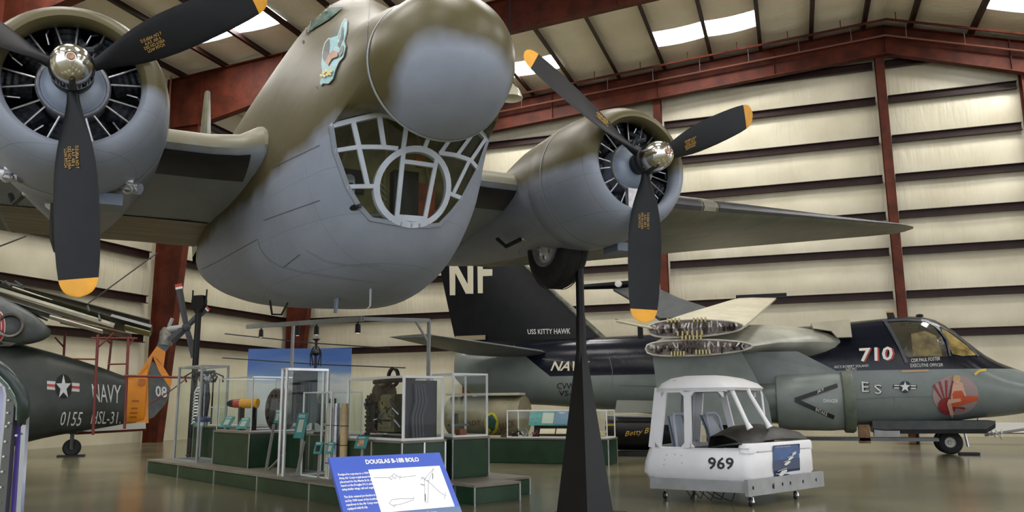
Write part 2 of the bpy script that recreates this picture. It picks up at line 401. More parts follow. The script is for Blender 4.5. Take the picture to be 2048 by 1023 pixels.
# ================================================================ BOMBER
OD = (.088, .074, .030); GR = (.26, .29, .35)
def z_hull(m, sp):
    X, Y, Z = sp.outputs
    a = m('MULTIPLY', m('DIVIDE', Y, 1.3, True), -.22)
    b = m('MULTIPLY', m('DIVIDE', m('SUBTRACT', m('MULTIPLY', Y, -1), .85), .55, True), .34)
    c = m('MULTIPLY', m('MULTIPLY', X, X), -.45)
    c = m('MULTIPLY', c, m('DIVIDE', m('SUBTRACT', m('MULTIPLY', Y, -1), .7), .3, True))
    zb = m('ADD', m('ADD', m('ADD', a, b), c), -.19)
    return m('SUBTRACT', Z, zb)
hullm = camo('bomber_hull_paint', OD, GR, z_hull, .09, .48, 1)
nacm = camo('bomber_nacelle_paint', OD, GR, lambda m, sp: m('SUBTRACT', sp.outputs[2], .0), .06, .42, 1)
wingm = camo('bomber_wing_paint', (.17, .16, .10), (.22, .25, .29), lambda m, sp: m('SUBTRACT', sp.outputs[2], m('ADD', m('MULTIPLY', m('ABSOLUTE', sp.outputs[0]), .0), .02)), .05, .45)
owingm = mat('bomber_outer_wing_paint', (.13, .13, .085), .45, 0, .2, 2.2, .15, 4)
seam = mat('panel_seam', (.30, .32, .33), .5); seamd = mat('dark_seam', (.05, .05, .05), .5)
B = thing('bomber_aircraft', 'large olive and blue-grey twin-engine bomber with glazed nose raised over the hall', 'aircraft', (-3.225, 6.377, 3.80), radians(45.5))
outline = [(-.745, -.22), (-.695, -.42), (-.567, -.70), (-.46, -.85), (-.35, -.955), (-.18, -.975), (0, -.985), (.16, -.975), (.27, -.95), (.37, -.84), (.47, -.70), (.60, -.42), (.67, -.16)]
def gy(x, z): return -.32-.37*(z+.69)+.35*x*x
def gp(x, z, o=0): return Vector((x, gy(x, z)-o, z))
NL, NU = 24, 40
def resamp(pts, n):
    d = [0]
    for a, b in zip(pts, pts[1:]): d.append(d[-1]+math.hypot(b[0]-a[0], b[1]-a[1]))
    out = []
    for i in range(n+1):
        t = d[-1]*i/n; j = max(k for k in range(len(d)-1) if d[k] <= t+1e-9); k = (t-d[j])/(d[j+1]-d[j]); out.append((pts[j][0]+(pts[j+1][0]-pts[j][0])*k, pts[j][1]+(pts[j+1][1]-pts[j][1])*k))
    return out
sec = [(-.85, .60, .80, -.40, .20, 2, 2), (-.33, .74, .98, -.8, .0, 2, 2), (0, .80, 1.08, -1.22, -.15, 2.1, 2), (.5, .90, 1.32, -1.42, -.30, 2.2, 2.0), (1.0, .98, 1.66, -1.50, -.40, 2.3, 2.0), (1.35, 1.02, 1.90, -1.51, -.45, 2.4, 2.0), (1.8, 1.08, 1.98, -1.50, -.50, 2.5, 2.0),
       (3, 1.16, 1.96, -1.37, -.50, 2.6, 2.1), (4.5, 1.26, 1.84, -1.20, -.45, 2.6, 2.2), (6, 1.20, 1.68, -.95, -.30, 2.4, 2.3), (9, .85, 1.45, -.5, .1, 2.2, 2.2), (12, .45, 1.2, -.05, .5, 2, 2), (14.4, .12, 1.0, .35, .6, 2, 2)]
def hpt(y, th):
    w, zt, zb, zw, nb, ntp = spl(sec, y)
    c, s = cos(th), sin(th); n = ntp if s >= 0 else nb; h = (zt-zw) if s >= 0 else (zw-zb)
    return Vector((w*math.copysign(abs(c)**(2/n), c), y, zw+h*math.copysign(abs(s)**(2/n), s)))
th0 = -.28
TH_U = [th0+(pi-2*th0)*i/NU for i in range(NU+1)]       # right corner over the top to left corner
TH_L = [pi-th0+(pi+2*th0)*i/NL for i in range(NL+1)]      # left corner under the belly to the right
def ring(y): return [hpt(y, t) for t in TH_U]+[hpt(y, t) for t in TH_L[1:-1]]
low = resamp(outline, NL)
def upper_front():
    r = [hpt(-.33, t) for t in TH_U]; L, R = gp(*outline[0]), gp(*outline[-1])
    # blend the ends of the arc to the glazing corners
    for i in range(9):
        k = (1-i/9)**2; r[i] = r[i]*(1-k)+R*k; r[-1-i] = r[-1-i]*(1-k)+L*k
    return r
uf = upper_front()
shelf = [(-.745, -.22), (-.387, -.12), (-.31, -.116), (-.13, -.16), (.08, -.19), (.3, -.165), (.52, -.09), (.67, -.16)]
sh = resamp(shelf, NL)
fus = MB()
r0_ = [Vector((.6*cos(t), -.85, .2+.6*sin(t))) for t in TH_U]+[Vector((.6*cos(t), -.85, .2+.6*sin(t))) for t in TH_L[1:-1]]
r1a = uf+[gp(x, z+.03) for x, z in sh[1:-1]]
mid_ = [a*.5+b*.5 for a, b in zip(r0_, r1a)]
for i in range(NU+1): mid_[i] = mid_[i]+(mid_[i]-Vector((0, mid_[i].y, .2))).normalized()*.02
fus.rings([r0_, mid_, r1a])
r1b = uf+[gp(*q) for q in low[1:-1]]
R0 = ring(.12); half = []
for a, b in zip(r1b, R0):
    half.append(a*.5+b*.5)
for i in range(NU+1, len(half)): half[i] = half[i]+Vector((0, -.035, -.02))
R = [r1b, half]+[ring(y) for y in (.12, .3, .5, .75, 1.0, 1.4, 1.8, 2.4, 3, 3.7, 4.5, 5.2, 6, 7, 8, 9, 10.5, 12, 13.3, 14.4)]
fus.rings(R, cap1=True)
fuso = fus.obj('fuselage', hullm, B, 60)
rad = MB(); prof = [(.0, -1.60), (.12, -1.585), (.24, -1.545), (.36, -1.46), (.46, -1.34), (.53, -1.20), (.575, -1.05), (.597, -.92), (.604, -.85)]
rad.lathe([(r, y) for r, y in prof], (0, 0, .2), n=56); radm = camo('bomber_radome_paint', OD, GR, z_hull, .09, .40); radome = lab(rad.obj('radome', radm, B, 60), 'smooth bulbous nose dome with a blue-grey lower face')
ro = MB(); ro.lathe([(.606, -.87), (.612, -.86), (.612, -.845), (.606, -.835)], (0, 0, .2), n=64); ro.obj('radome_seam', seam, B, 60)
# glazing: panes, mullions, ring
mull = mat('window_frame_paint', (.44, .48, .54), .4, 0, .1, 5)
gl = glass('bomber_window_glass', (.86, .88, .80))
def gbar(pts, w=.034, t=.03, name='window_bar', m=mull):
    mb = MB(); P = []
    for a, b in zip(pts, pts[1:]):
        n = max(1, int(math.hypot(b[0]-a[0], b[1]-a[1])/.08)); P += [(a[0]+(b[0]-a[0])*i/n, a[1]+(b[1]-a[1])*i/n) for i in range(n)]
    P.append(pts[-1]); rr = []
    for i, p in enumerate(P):
        a, b = P[max(0, i-1)], P[min(len(P)-1, i+1)]; dx, dz = b[0]-a[0], b[1]-a[1]; L = math.hypot(dx, dz); nx, nz = -dz/L*w/2, dx/L*w/2
        q0, q1 = (p[0]+nx, p[1]+nz), (p[0]-nx, p[1]-nz)
        rr.append([gp(*q0, o=.012), gp(*q1, o=.012), gp(*q1, o=.012-t), gp(*q0, o=.012-t)])
    return mb.rings(rr, True, True, True).obj(name, m, B, 30)
Xt = [-.745, -.586, -.387, -.15, .077, .309, .526, .645]; Xb = [-.697, -.516, -.315, -.154, .023, .18, .341, .505]
def ztop(x): return interp([(a, b) for a, b in shelf], x)[0]
for a, b in list(zip(Xt, Xb))[1:]: gbar([(a, ztop(a)), (b, -.375)])
gbar([(-.695, -.415), (-.516, -.383), (-.315, -.375), (-.2, -.378)]); gbar([(.17, -.368), (.343, -.36), (.506, -.371), (.60, -.42)])
gbar([(-.516, -.383), (-.409, -.685)]); gbar([(-.567, -.70), (-.36, -.69)]); gbar([(.49, -.375), (.37, -.67)]); gbar([(.325, -.68), (.47, -.70)])
gbar(outline, .035, .05, 'window_surround', mat('surround_paint', (.20, .225, .26), .42)); gbar(shelf, .04, .05, 'window_surround', mull)
CX, CZ, CR = -.012, -.672, .325
circ = [(CX+CR*cos(2*pi*i/40), CZ+CR*.955*sin(2*pi*i/40)) for i in range(41)]
gbar(circ, .05, .06, 'round_window_frame')
gbar([(-.149, -.40), (-.132, -.966)], .036); gbar([(.157, -.41), (.12, -.95)], .036); gbar([(-.149, -.475), (.157, -.478)], .034); gbar([(-.13, -.93), (.12, -.925)], .05)
def pane(pts):
    n = len(pts); c = (sum(p[0] for p in pts)/n, sum(p[1] for p in pts)/n)
    mb = MB().add([gp(*p, o=-.004) for p in pts]+[gp(*c, o=-.004)], [[i, (i+1) % n, n] for i in range(n)]); return mb.obj('pane', gl, B, 60)
Xt2, Xb2 = Xt+[.67], Xb+[.60]
for i in range(8):
    a, b = Xt2[i], Xt2[i+1]; c, d = Xb2[i+1], Xb2[i]
    pane([(a, ztop(a)), ((a+b)/2, ztop((a+b)/2)), (b, ztop(b)), (c, -.375), (d, -.375 if i else -.415)])
arc = lambda t0, t1, n=8: [(CX+CR*cos(t0+(t1-t0)*i/n), CZ+CR*.955*sin(t0+(t1-t0)*i/n)) for i in range(n+1)]
pane([(-.697, -.416), (-.516, -.382), (-.409, -.682), (-.567, -.70)])
pane([(-.516, -.382), (-.2, -.378)]+arc(radians(125), radians(183))+[(-.409, -.682)])
pane([(-.567, -.70)]+arc(radians(183), radians(245))+[(-.35, -.955)])
pane([(.17, -.375), (.49, -.375), (.37, -.67)]+arc(radians(0), radians(55)))
pane([(.506, -.371), (.59, -.42), (.46, -.70), (.37, -.68)])
pane([(.46, -.71), (.27, -.95)]+arc(radians(-60), radians(-3)))
pane(arc(radians(115), radians(247), 12)); pane(arc(radians(-66), radians(57), 12))
pane([(-.149, -.475), (.157, -.478), (.125, -.93), (-.135, -.93)]); pane(arc(radians(60), radians(114))+[(-.149, -.475), (.157, -.478)])
# inside the nose
inn = mat('interior_green', (.46, .41, .18), .6, 0, .3, 4)
lin = MB(); lin.rings([[Vector((v.x*.955, v.y, .955*(v.z+.05)-.05)) for v in ring(y)] for y in (-.08, .12, .3, .5, .75, .95)]); lin.obj('interior_lining', inn, B, 60)
hb = MB(); pts = [Vector((v.x*.96, .6, v.z*.96)) for v in ring(.6)]; hb.add(pts, [list(range(len(pts)))]); hb.obj('bulkhead', inn, B, 0)
sbox((-.13, -.12, -.90), (.10, .0, -.47)).obj('sighting_panel', blackm, B)
for k in range(3): MB().tube([(-.5+.5*k, .58, -1.0), (-.45+.45*k, .56, -.3), (-.3+.3*k, .5, .1)], .018, 8).obj('frame_rib', inn, B)
MB().box((-.38, .50, -.45), (.30, .06, .22)).obj('instrument_box', dark, B); MB().lathe([(0, -.03), (.05, -.03), (.055, 0)], (-.38, .46, -.45), n=16).obj('instrument_dial', mull, B); MB().tube([(-.6, .3, -.75), (-.2, .35, -.8), (.2, .35, -.72), (.5, .3, -.7)], .02, 8).obj('cross_tube', mull, B)
sbox((-.135, -.2, -.94), (.12, .2, -.91)).obj('sill', mull, B)
cu = MB()
for k in range(4): cu.tube([(-.30+.02*k, .05, -.62-.05*k), (-.22, -.02, -.58-.05*k), (-.15, .02, -.62-.05*k)], .006, 6)
cu.obj('hose', mat('pale_hose', (.4, .42, .4), .5), B)
sbox((.18, .1, -.92), (.34, .35, -.5)).obj('gear_box', mat('orange_box', (.30, .06, .02), .5, 0, .4, 8), B)
sbox((-.62, .1, -.72), (-.42, .4, -.55)).obj('side_window_frame', mull, B); sbox((-.60, .08, -.69), (-.44, .1, -.58)).obj('side_window', blackm, B)
MB().lathe([(0, 0), (.05, .02), (.06, .06), (0, .1)], (.22, .15, -.27), n=12).obj('lamp', mat('amber_lamp', (.5, .15, .04), .3), B)
MB().tube([(-.48, -.17, -.86), (-.55, .05, -.84)], [.026, .038], 12).obj('gun_port', blackm, B)
MB().tube([(-.455, -.22, -.855), (-.5, -.12, -.86)], .018, 10).obj('gun_barrel', dark, B)
# wing (airfoil loft)
def foil(t, n=18):
    """points round the section from the trailing edge over the top to the leading edge and back; returns (chord, height)"""
    out = []
    for i in range(2*n):
        a = pi*i/n; xc = .5*(1+cos(a)); yt = 5*t*(.2969*sqrt(xc)-.126*xc-.3516*xc**2+.2843*xc**3-.1015*xc**4)
        cam = .025*4*xc*(1-xc); out.append((xc, cam+(yt if i <= n else -yt*.85)))
    return out
wst = [(0, 1.35, 5.9, .05, -.22, .165), (1.02, 1.30, 5.9, .06, -.22, .175), (1.2, 1.5, 5.8, .05, -.21, .155), (1.5, 1.56, 5.75, .04, -.2, .15), (3.6, 1.56, 5.75, .04, -.2, .15), (5, 2.02, 5.72, .20, -.04, .15), (8, 3.02, 5.6, .57, .40, .14), (11, 4.0, 5.5, .93, .82, .125), (12.6, 4.5, 5.42, 1.12, 1.04, .11), (13.3, 4.82, 5.35, 1.20, 1.14, .09), (13.6, 5.05, 5.28, 1.23, 1.2, .05)]
def wsec(ax):
    le, te, zl, zt, t = interp(wst, ax); return le, te, zl, zt, t
def wring(x):
    le, te, zl, zt, t = wsec(abs(x)); c = te-le
    return [Vector((x, le+c*a, zl+(zt-zl)*a+h*c)) for a, h in foil(t)]
for sgn, nm in ((-1, 'wing'), (1, 'wing')):
    xs_ = [0, 1.02, 1.1, 1.2, 1.5, 2.5, 3.6]
    MB().rings([wring(sgn*x) for x in xs_]).obj('wing_centre_section', wingm, B, 40)
    xs_ = [3.6, 4.3, 5, 6, 7, 8, 9, 10, 11, 12, 12.6, 13, 13.3, 13.5, 13.6]
    MB().rings([wring(sgn*x) for x in xs_], cap1=True).obj('outer_wing', owingm, B, 40)
    # de-icer boots along the leading edge
    def bootp(x, i0, i1, off=.008):
        r = wring(x); return [p+Vector((0, -off, -.003)) for p in r[i0:i1]]
    for a, b in ((1.13, 2.02),):
        n = 8; rr = [bootp(sgn*(a+(b-a)*i/n), 19, 23) for i in range(n+1)]
        MB().rings(rr, False).obj('deicer_boot', boot, B, 40)
    rr = [bootp(sgn*x, 15, 20, .01) for x in (3.75, 4.3, 5.15)]; MB().rings(rr, False).obj('deicer_boot', boot, B, 40)
    rr = [bootp(sgn*x, 15, 20, .01) for x in (5.6, 6, 7, 8, 9, 10, 11, 12.4)]; MB().rings(rr, False).obj('deicer_boot', boot, B, 40)
    rr = [bootp(sgn*x, 15, 20, .014) for x in (5.2, 5.35, 5.5)]; MB().rings(rr, False).obj('landing_light', mat('lens_glass', (.45, .45, .38), .08, .6), B, 40)
    fl_ = MB(); rr = []
    for x in (1.25, 2.0, 3.0, 3.55):
        r = wring(sgn*x); rr.append([r[k]+Vector((0, 0, -.012)) for k in (28, 30, 32, 34, 35)])
    lab(fl_.rings(rr, False).obj('landing_flap', mat('flap_brown', (.19, .16, .11), .45, 0, .35, 3, stretch=(.3, 4, 4)), B, 40), 'brownish weathered flap panel under the wing')
# nacelles, cowlings, engines, propellers
nst = [(1.30, .74, .74, -.74, 0), (1.8, .735, .72, -.66, 0), (2.4, .69, .60, -.58, -.02), (3.1, .60, .47, -.52, -.05), (4.0, .46, .32, -.46, -.1), (4.9, .28, .1, -.38, -.15), (5.6, .06, -.15, -.27, -.2)]
engm = mat('engine_metal', (.045, .048, .055), .4, .6, .4, 12); caseg = mat('crankcase_grey', (.26, .31, .40), .35, 0, .1, 5); alu2 = mat('bare_engine_alloy', (.55, .55, .58), .3, .8, .15, 20)
bladem = mat('propeller_black', (.007, .008, .010), .45, 0, .25, 2.5, spec=.25); bladeb = bladem
dogold = mat('stencil_gold', (.45, .28, .08), .5); redst = mat('stencil_red', (.45, .08, .05), .5)
finm = mat('cylinder_fins', (.045, .05, .062), .45, .5, .5, 30)
for sgn in (-1, 1):
    ex = 2.68*sgn
    R = []
    for y in (1.30, 1.55, 1.8, 2.1, 2.4, 2.75, 3.1, 3.5, 4.0, 4.5, 4.9, 5.3, 5.6):
        w, zt, zb, zc = spl(nst, y); R.append([Vector((ex+w*cos(t), y, zc+((zt-zc) if sin(t) > 0 else (zc-zb))*sin(t))) for t in [2*pi*j/40 for j in range(40)]])
    MB().rings(R, cap1=True).obj('nacelle', nacm, B, 50)
    cw = MB(); MB().lathe([(.58, .9), (.56, .5), (.505, .25), (.491, .20)], (ex, 0, 0), n=48).obj('cowling_lining', dark, B, 50); cw.lathe([(.53, .35), (.500, .25), (.488, .20), (.497, .14), (.530, .105), (.575, .115), (.628, .17), (.675, .27), (.712, .42), (.735, .62), (.745, .85), (.748, 1.1), (.745, 1.29), (.735, 1.30), (.70, 1.25)], (ex, 0, 0), n=64)
    cw.obj('cowling', nacm, B, 50)
    MB().lathe([(.752, .955), (.7545, .96), (.7545, .97), (.752, .975)], (ex, 0, 0), n=64).obj('cowling_seam', seam, B, 50)
    en = lab(MB().lathe([(0, .16), (.10, .15), (.18, .17), (.225, .22), (.245, .28), (.25, .5)], (ex, 0, 0), n=40).obj('crankcase', caseg, B, 50), 'grey engine nose case ringed by bright metal')
    MB().lathe([(.238, .245), (.258, .235), (.270, .25), (.270, .28), (.245, .29)], (ex, 0, 0), n=40).obj('case_ring', alu2, en, 50)
    MB().lathe([(.10, .18), (.12, .12), (.11, .05), (.115, -.06), (.145, -.09), (.145, -.13), (0, -.13)], (ex, 0, 0), n=24).obj('hub_barrel', dark, en, 40)
    MB().lathe([(.53, .90), (.1, .90)], (ex, 0, 0), n=24).obj('firewall', dark, en, 0)
    for k in range(9):
        a = 2*pi*(k+.5)/9; d = Vector((cos(a), 0, sin(a))); t = Vector((-sin(a), 0, cos(a))); c0 = Vector((ex, .46, 0))
        cy = MB(); rr = []
        for i in range(13):
            r = .29+.30*i/12; q = .115 if i % 2 else .098; rr.append([c0+d*r+(t*cos(u)+Vector((0, 1, 0))*sin(u))*q for u in [2*pi*j/14 for j in range(14)]])
        cy.rings(rr, cap1=True).obj('cylinder', finm, en, 20)
        for s in (-1, 1):
            pr = MB().tube([c0+d*.262+t*.03*s+Vector((0, -.19, 0)), c0+d*.535+t*.085*s+Vector((0, -.16, 0))], .0085, 8); pr.obj('pushrod_tube', alu2, en, 40)
            MB().lathe([(0, -.02), (.028, -.015), (.034, .02), (0, .03)], c0+d*.55+t*.085*s+Vector((0, -.17, 0)), n=10).obj('rocker_box', engm, en, 40)
        MB().tube([c0+d*.36+t*.14+Vector((0, -.16, 0)), c0+d*.44+t*.15+Vector((0, -.18, 0)), c0+d*.5+t*.13+Vector((0, -.12, 0))], .007, 6).obj('ignition_lead', alu2, en, 40)
    MB().tube([(ex-.05, .20, .17), (ex-.02, .17, .26), (ex+.05, .2, .33), (ex+.02, .3, .4)], .025, 8).obj('governor_pipe', engm, en, 40)
    MB().tube([(ex-.10, .22, .25), (ex+.12, .18, .30), (ex+.16, .23, .36)], .03, 8).obj('governor', engm, en, 40)
    if sgn > 0: MB().box((ex-.02, .24, -.36), (.14, .06, .22)).obj('sump', alu2, en)
    pr = bpy.data.objects.new('propeller', MB().lathe([(.135, .06), (.15, .02), (.15, -.05), (.12, -.09)], (0, 0, 0), n=24).mesh('propeller', dark)); COL.objects.link(pr); pr.parent = B; pr.location = (ex, 0, 0)
    MB().lathe([(.158, -.10), (.160, -.14), (.155, -.21), (.140, -.28), (.112, -.335), (.075, -.37), (.04, -.385), (.035, -.375), (.0, -.375)], n=36).obj('spinner', chrome, pr, 40)
    MB().lathe([(.0, -.379), (.022, -.386), (.028, -.378)], n=16).obj('spinner_bolt', mat('copper_bolt', (.35, .2, .13), .35, .8), pr, 40)
    ph = .1026 if sgn < 0 else -.0598
    # blade: r, chord, pitch(deg), thick
    bt = [(.10, .085, 50, .08), (.20, .10, 46, .078), (.32, .17, 42, .055), (.48, .255, 36, .040), (.70, .325, 31, .030), (.95, .345, 27, .024), (1.25, .335, 23, .018), (1.48, .31, 21, .014), (1.585, .285, 20, .012), (1.645, .25, 20, .010), (1.69, .185, 20, .008), (1.712, .10, 20, .006), (1.72, .03, 20, .004)]
    for k in range(3):
        phi = ph+k*2*pi/3; u = Vector((sin(phi), 0, -cos(phi))); tt = Vector((cos(phi), 0, sin(phi)))   # tt: leading direction seen from the front
        def sec_(r):
            c, p, th = spl(bt, r); p = radians(p); D = tt*cos(p)-Vector((0, 1, 0))*sin(p); Nn = -Vector((0, 1, 0))*cos(p)-tt*sin(p); o = []
            rnd = 1 if r > .3 else 0
            for i in range(16):
                a = 2*pi*i/16; o.append(u*r+D*(c/2*cos(a))+Nn*(th/2*sin(a)*(1 if rnd else 1)))
            return o
        rs = [.10, .16, .22, .28, .34, .41, .48, .58, .70, .82, .95, 1.1, 1.25, 1.37, 1.48, 1.585]
        bl = MB().rings([sec_(r) for r in rs], cap0=True).obj('blade', bladem, pr, 50)
        lab(MB().rings([sec_(r) for r in (1.585, 1.615, 1.645, 1.67, 1.69, 1.703, 1.712, 1.72)], cap1=True).obj('blade_tip', yellow, pr, 50), 'yellow rounded blade tip')
        # stencils on the forward face
        stv = MB(); c_, p_, th_ = spl(bt, .70); p_ = radians(31); D = tt*cos(p_)-Vector((0, 1, 0))*sin(p_); Nn = -Vector((0, 1, 0))*cos(p_)-tt*sin(p_)
        for q, (txt, off, cm) in enumerate((('D.E.6E6A NO 7', .03, dogold), ('A.A.F. AIR 6', 0, dogold), ('DES NO 6105A', -.03, dogold), ('LOW PITCH', -.06, dogold))):
            rr_ = .66; o_ = u*rr_+D*off+Nn*.0205
            text(txt, o_, u, D if True else D, .034, cm, pr, name='stencil', sx=.8, ext=.003)
# undercarriage, lamps, aerials
def wheel(ex, parent):
    c = Vector((ex+.02, 1.95, -.54))
    ax = (Vector((0, 1, 0)), Vector((0, 0, 1)), Vector((1, 0, 0)))
    w = MB().lathe([(.30, -.17), (.42, -.19), (.52, -.155), (.565, -.08), (.572, 0), (.565, .08), (.52, .155), (.42, .19), (.30, .17)], c, ax, 48).obj('main_wheel', rubber, parent, 50)
    for t in (-.1, -.05, 0, .05, .1): MB().lathe([(.569, t-.008), (.578, t), (.569, t+.008)], c, ax, 48).obj('tread_rib', rubber, w, 50)
    MB().lathe([(0, -.24), (.09, -.26), (.14, -.20), (.26, -.17), (.31, -.20), (.32, -.1)], c, ax, 32).obj('wheel_hub', alu2, w, 40)
    for k in range(8): a = k*pi/4; MB().box(c+Vector((-.15, .19*cos(a), .19*sin(a))), (.10, .05, .05)).obj('hub_bolt', alu2, w)
    MB().tube([c+Vector((-.18, 0, 0)), c+Vector((-.30, -.05, .06)), c+Vector((-.30, .2, .35))], .045, 10).obj('gear_strut', alu2, parent)
    MB().tube([c+Vector((-.22, 0, .02)), c+Vector((-.45, .1, .05))], .04, 10).obj('brake_unit', alu2, parent)
    MB().tube([c+Vector((-.35, -.1, .1)), c+Vector((-.55, .35, -.02)), c+Vector((-.6, .5, .1))], .028, 8).obj('drag_link', engm, parent)
    MB().tube([c+Vector((.22, 0, 0)), c+Vector((.30, .1, .3))], .045, 10).obj('gear_strut', alu2, parent)
wheel(2.68, B); wheel(-2.68, B)
bluem = mat('blue_grey_scoop', (.16, .20, .27), .4)
for sgn in (-1, 1):
    MB().box((sgn*2.68+.32, 1.05, -.74), (.20, .30, .10)).obj('air_scoop', bluem, B); 
for x in (-3.13, -2.23):
    MB().tube([(x-.06, .95, -.60), (x+.1, .85, -.64)], .05, 10).obj('exhaust_clamp', alu2, B); MB().lathe([(.03, 0), (.045, .02), (.03, .04)], (x, .80, -.66), n=12).obj('clamp_ring', alu2, B)
    MB().lathe([(.02, 0), (.05, .0), (.055, .06), (.02, .06)], (x-.02, .85, -.58), ax='x', n=12).obj('clamp_ring', alu2, B)
MB().tube([(-.1, .62, -1.42), (-.1, .62, -1.60), (-.13, .60, -1.63)], [.014, .009, .006], 8).obj('drain_mast', greym, B)
MB().prism([(-.30, 1.1, -1.48), (-.30, 1.2, -1.48), (-.30, 1.2, -1.62), (-.30, 1.13, -1.62)], (.02, 0, 0)).obj('blade_aerial', bluem, B)
MB().tube([(-.8, 1.9, -1.44), (-.72, 2.2, -1.55), (-.62, 2.2, -1.55), (-.62, 1.9, -1.46)], .012, 6).obj('tow_loop', dark, B)
# cockpit
ck = MB(); cst = [(.30, .50, .88, 1.10), (.55, .54, .95, 1.20), (1.0, .57, 1.0, 1.60), (1.3, .58, 1.05, 1.76), (2.2, .60, 1.1, 1.80), (3.2, .62, 1.15, 1.74), (4.8, .62, 1.2, 1.60)]
R = []
for y, w, zb, zt in cst:
    R.append([Vector((s*w*k, y, z)) for s, k, z in ((-1, 1.30, zb-.12), (-1, 1.08, zb+(zt-zb)*.15), (-1, .88, zb+(zt-zb)*.8), (-1, .70, zt-.02), (-1, .35, zt+.02), (1, .35, zt+.02), (1, .70, zt-.02), (1, .88, zb+(zt-zb)*.8), (1, 1.08, zb+(zt-zb)*.15), (1, 1.30, zb-.12))])
vf = MB()
fing = MB(); fp = [(0, 12.6, 1.1), (0, 13.5, 3.9), (0, 13.85, 4.75), (0, 14.1, 5.05), (0, 14.5, 5.0), (0, 14.75, 4.3), (0, 15.2, 1.0)]
fo = MB(); 
fo.rings([[Vector((-.5+x, 12.4+k, z)) for x, k in ((0, 0), (.1, .5), (.1, 1.6), (0, 2.6), (-.1, 1.6), (-.1, .5))] for z in (1.0,)]+[[Vector((-.5+x*(1-(z-1)/5.6), 12.4+(z-1)*.32+k*(1-(z-1)/5.0), z)) for x, k in ((0, 0), (.24, .5), (.24, 1.6), (0, 2.6), (-.24, 1.6), (-.24, .5))] for z in (2, 3, 4, 4.6, 5.0, 5.2)], cap1=True)
fo.obj('tail_fin', owingm, B, 40)
# ================================================================ helpers that read heights off the photograph
def prj(p):
    v = Vector(p)-CAM; q = v.dot(fw); return 1024+F*v.dot(rt)/q, 511.5-F*v.dot(up)/q
def hz(p, py):
    lo, hi = -2, 25
    for _ in range(40):
        m = (lo+hi)/2
        if prj((p[0], p[1], m))[1] > py: lo = m
        else: hi = m
    return m
# ================================================================ CARRIER JET
NV = (.005, .007, .015); JG = (.185, .215, .205)
def z_jet(m, sp):
    X, Y, Z = sp.outputs   # local: x - origin
    return m('SUBTRACT', Z, m('ADD', 1.97, m('MULTIPLY', m('MAXIMUM', m('SUBTRACT', -4.75, X), 0), .75)))
jetm = camo('jet_two_tone_paint', NV, JG, z_jet, .004, .22); MATS['jet_two_tone_paint'] = jetm
# crisp line: remove the waviness
for n in jetm.node_tree.nodes:
    if n.type == 'MATH' and n.operation == 'MULTIPLY' and abs(n.inputs[1].default_value-.35) < 1e-6: n.inputs[1].default_value = .0
jg = mat('jet_grey', JG, .4, 0, .12, 2); jnavy = mat('jet_black_blue', (.004, .005, .0065), .35, 0, .4, 3, spec=.22)
cream = mat('cream_primer', (.56, .52, .38), .45, 0, .12, 2); jgd = mat('jet_dark_grey', (.10, .11, .11), .45, 0, .2, 2)
JX, JY = -1.5, 22.1
J = thing('carrier_jet', 'grey and black twin-jet navy aircraft numbered 710 with folded wings along the far wall', 'aircraft', (JX, JY, 0))
def JL(x, y, z): return Vector((x-JX, y-JY, z))
js = [(-9.35, .20, 2.72, 1.95, 2, 2), (-9.1, .34, 2.80, 1.72, 2, 2), (-8.5, .48, 2.86, 1.36, 2, 2), (-7.5, .66, 2.95, 1.25, 2.2, 2.2), (-6, .88, 3.02, 1.16, 2.4, 2.3), (-4, 1.05, 3.06, .98, 2.8, 2.5), (-2, 1.10, 3.08, .80, 3.0, 2.6), (0, 1.10, 3.12, .68, 3.2, 2.6), (1.2, 1.10, 3.20, .64, 3.2, 2.4), (2.2, 1.08, 3.27, .65, 3.0, 2.2), (2.9, 1.05, 3.30, .70, 2.8, 2.1),
      (3.3, 1.02, 3.20, .76, 2.6, 2.0), (3.7, .98, 2.90, .80, 2.5, 2.0), (4.05, .92, 2.55, .84, 2.3, 2.0), (4.4, .85, 2.24, .87, 2.2, 2.0), (4.8, .74, 2.03, .92, 2, 2), (5.2, .62, 1.86, .99, 2, 2), (5.6, .46, 1.70, 1.08, 2, 2), (5.9, .30, 1.56, 1.18, 2, 2), (6.1, .14, 1.45, 1.28, 2, 2), (6.17, .03, 1.38, 1.34, 2, 2)]
def jring(x, n=44, g=0):
    w, zt, zb, nb, nt_ = spl(js, x); zw = zb+(zt-zb)*.42 if x < 3.2 else zb+(zt-zb)*.45; R = []
    for i in range(n):
        a = 2*pi*i/n; c, s = cos(a), sin(a); e = nt_ if s > 0 else nb; h = (zt-zw) if s > 0 else (zw-zb)
        k = 1.0
        R.append(JL(x, JY+(w+g)*math.copysign(abs(c)**(2/e), c)*k, zw+(h+g)*math.copysign(abs(s)**(2/e), s)))
    return R
jx = [-9.35, -9.2, -8.9, -8.5, -8, -7.3, -6.5, -5.5, -4.5, -3.5, -2.5, -1.5, -.5, .4, 1.2, 1.8, 2.3, 2.7, 3.0, 3.3, 3.5, 3.7, 3.9, 4.1, 4.3, 4.55, 4.8, 5.1, 5.4, 5.65, 5.85, 6.0, 6.1, 6.17]
jf = MB().rings([jring(x) for x in jx], cap0=True, cap1=True).obj('fuselage', jetm, J, 50)
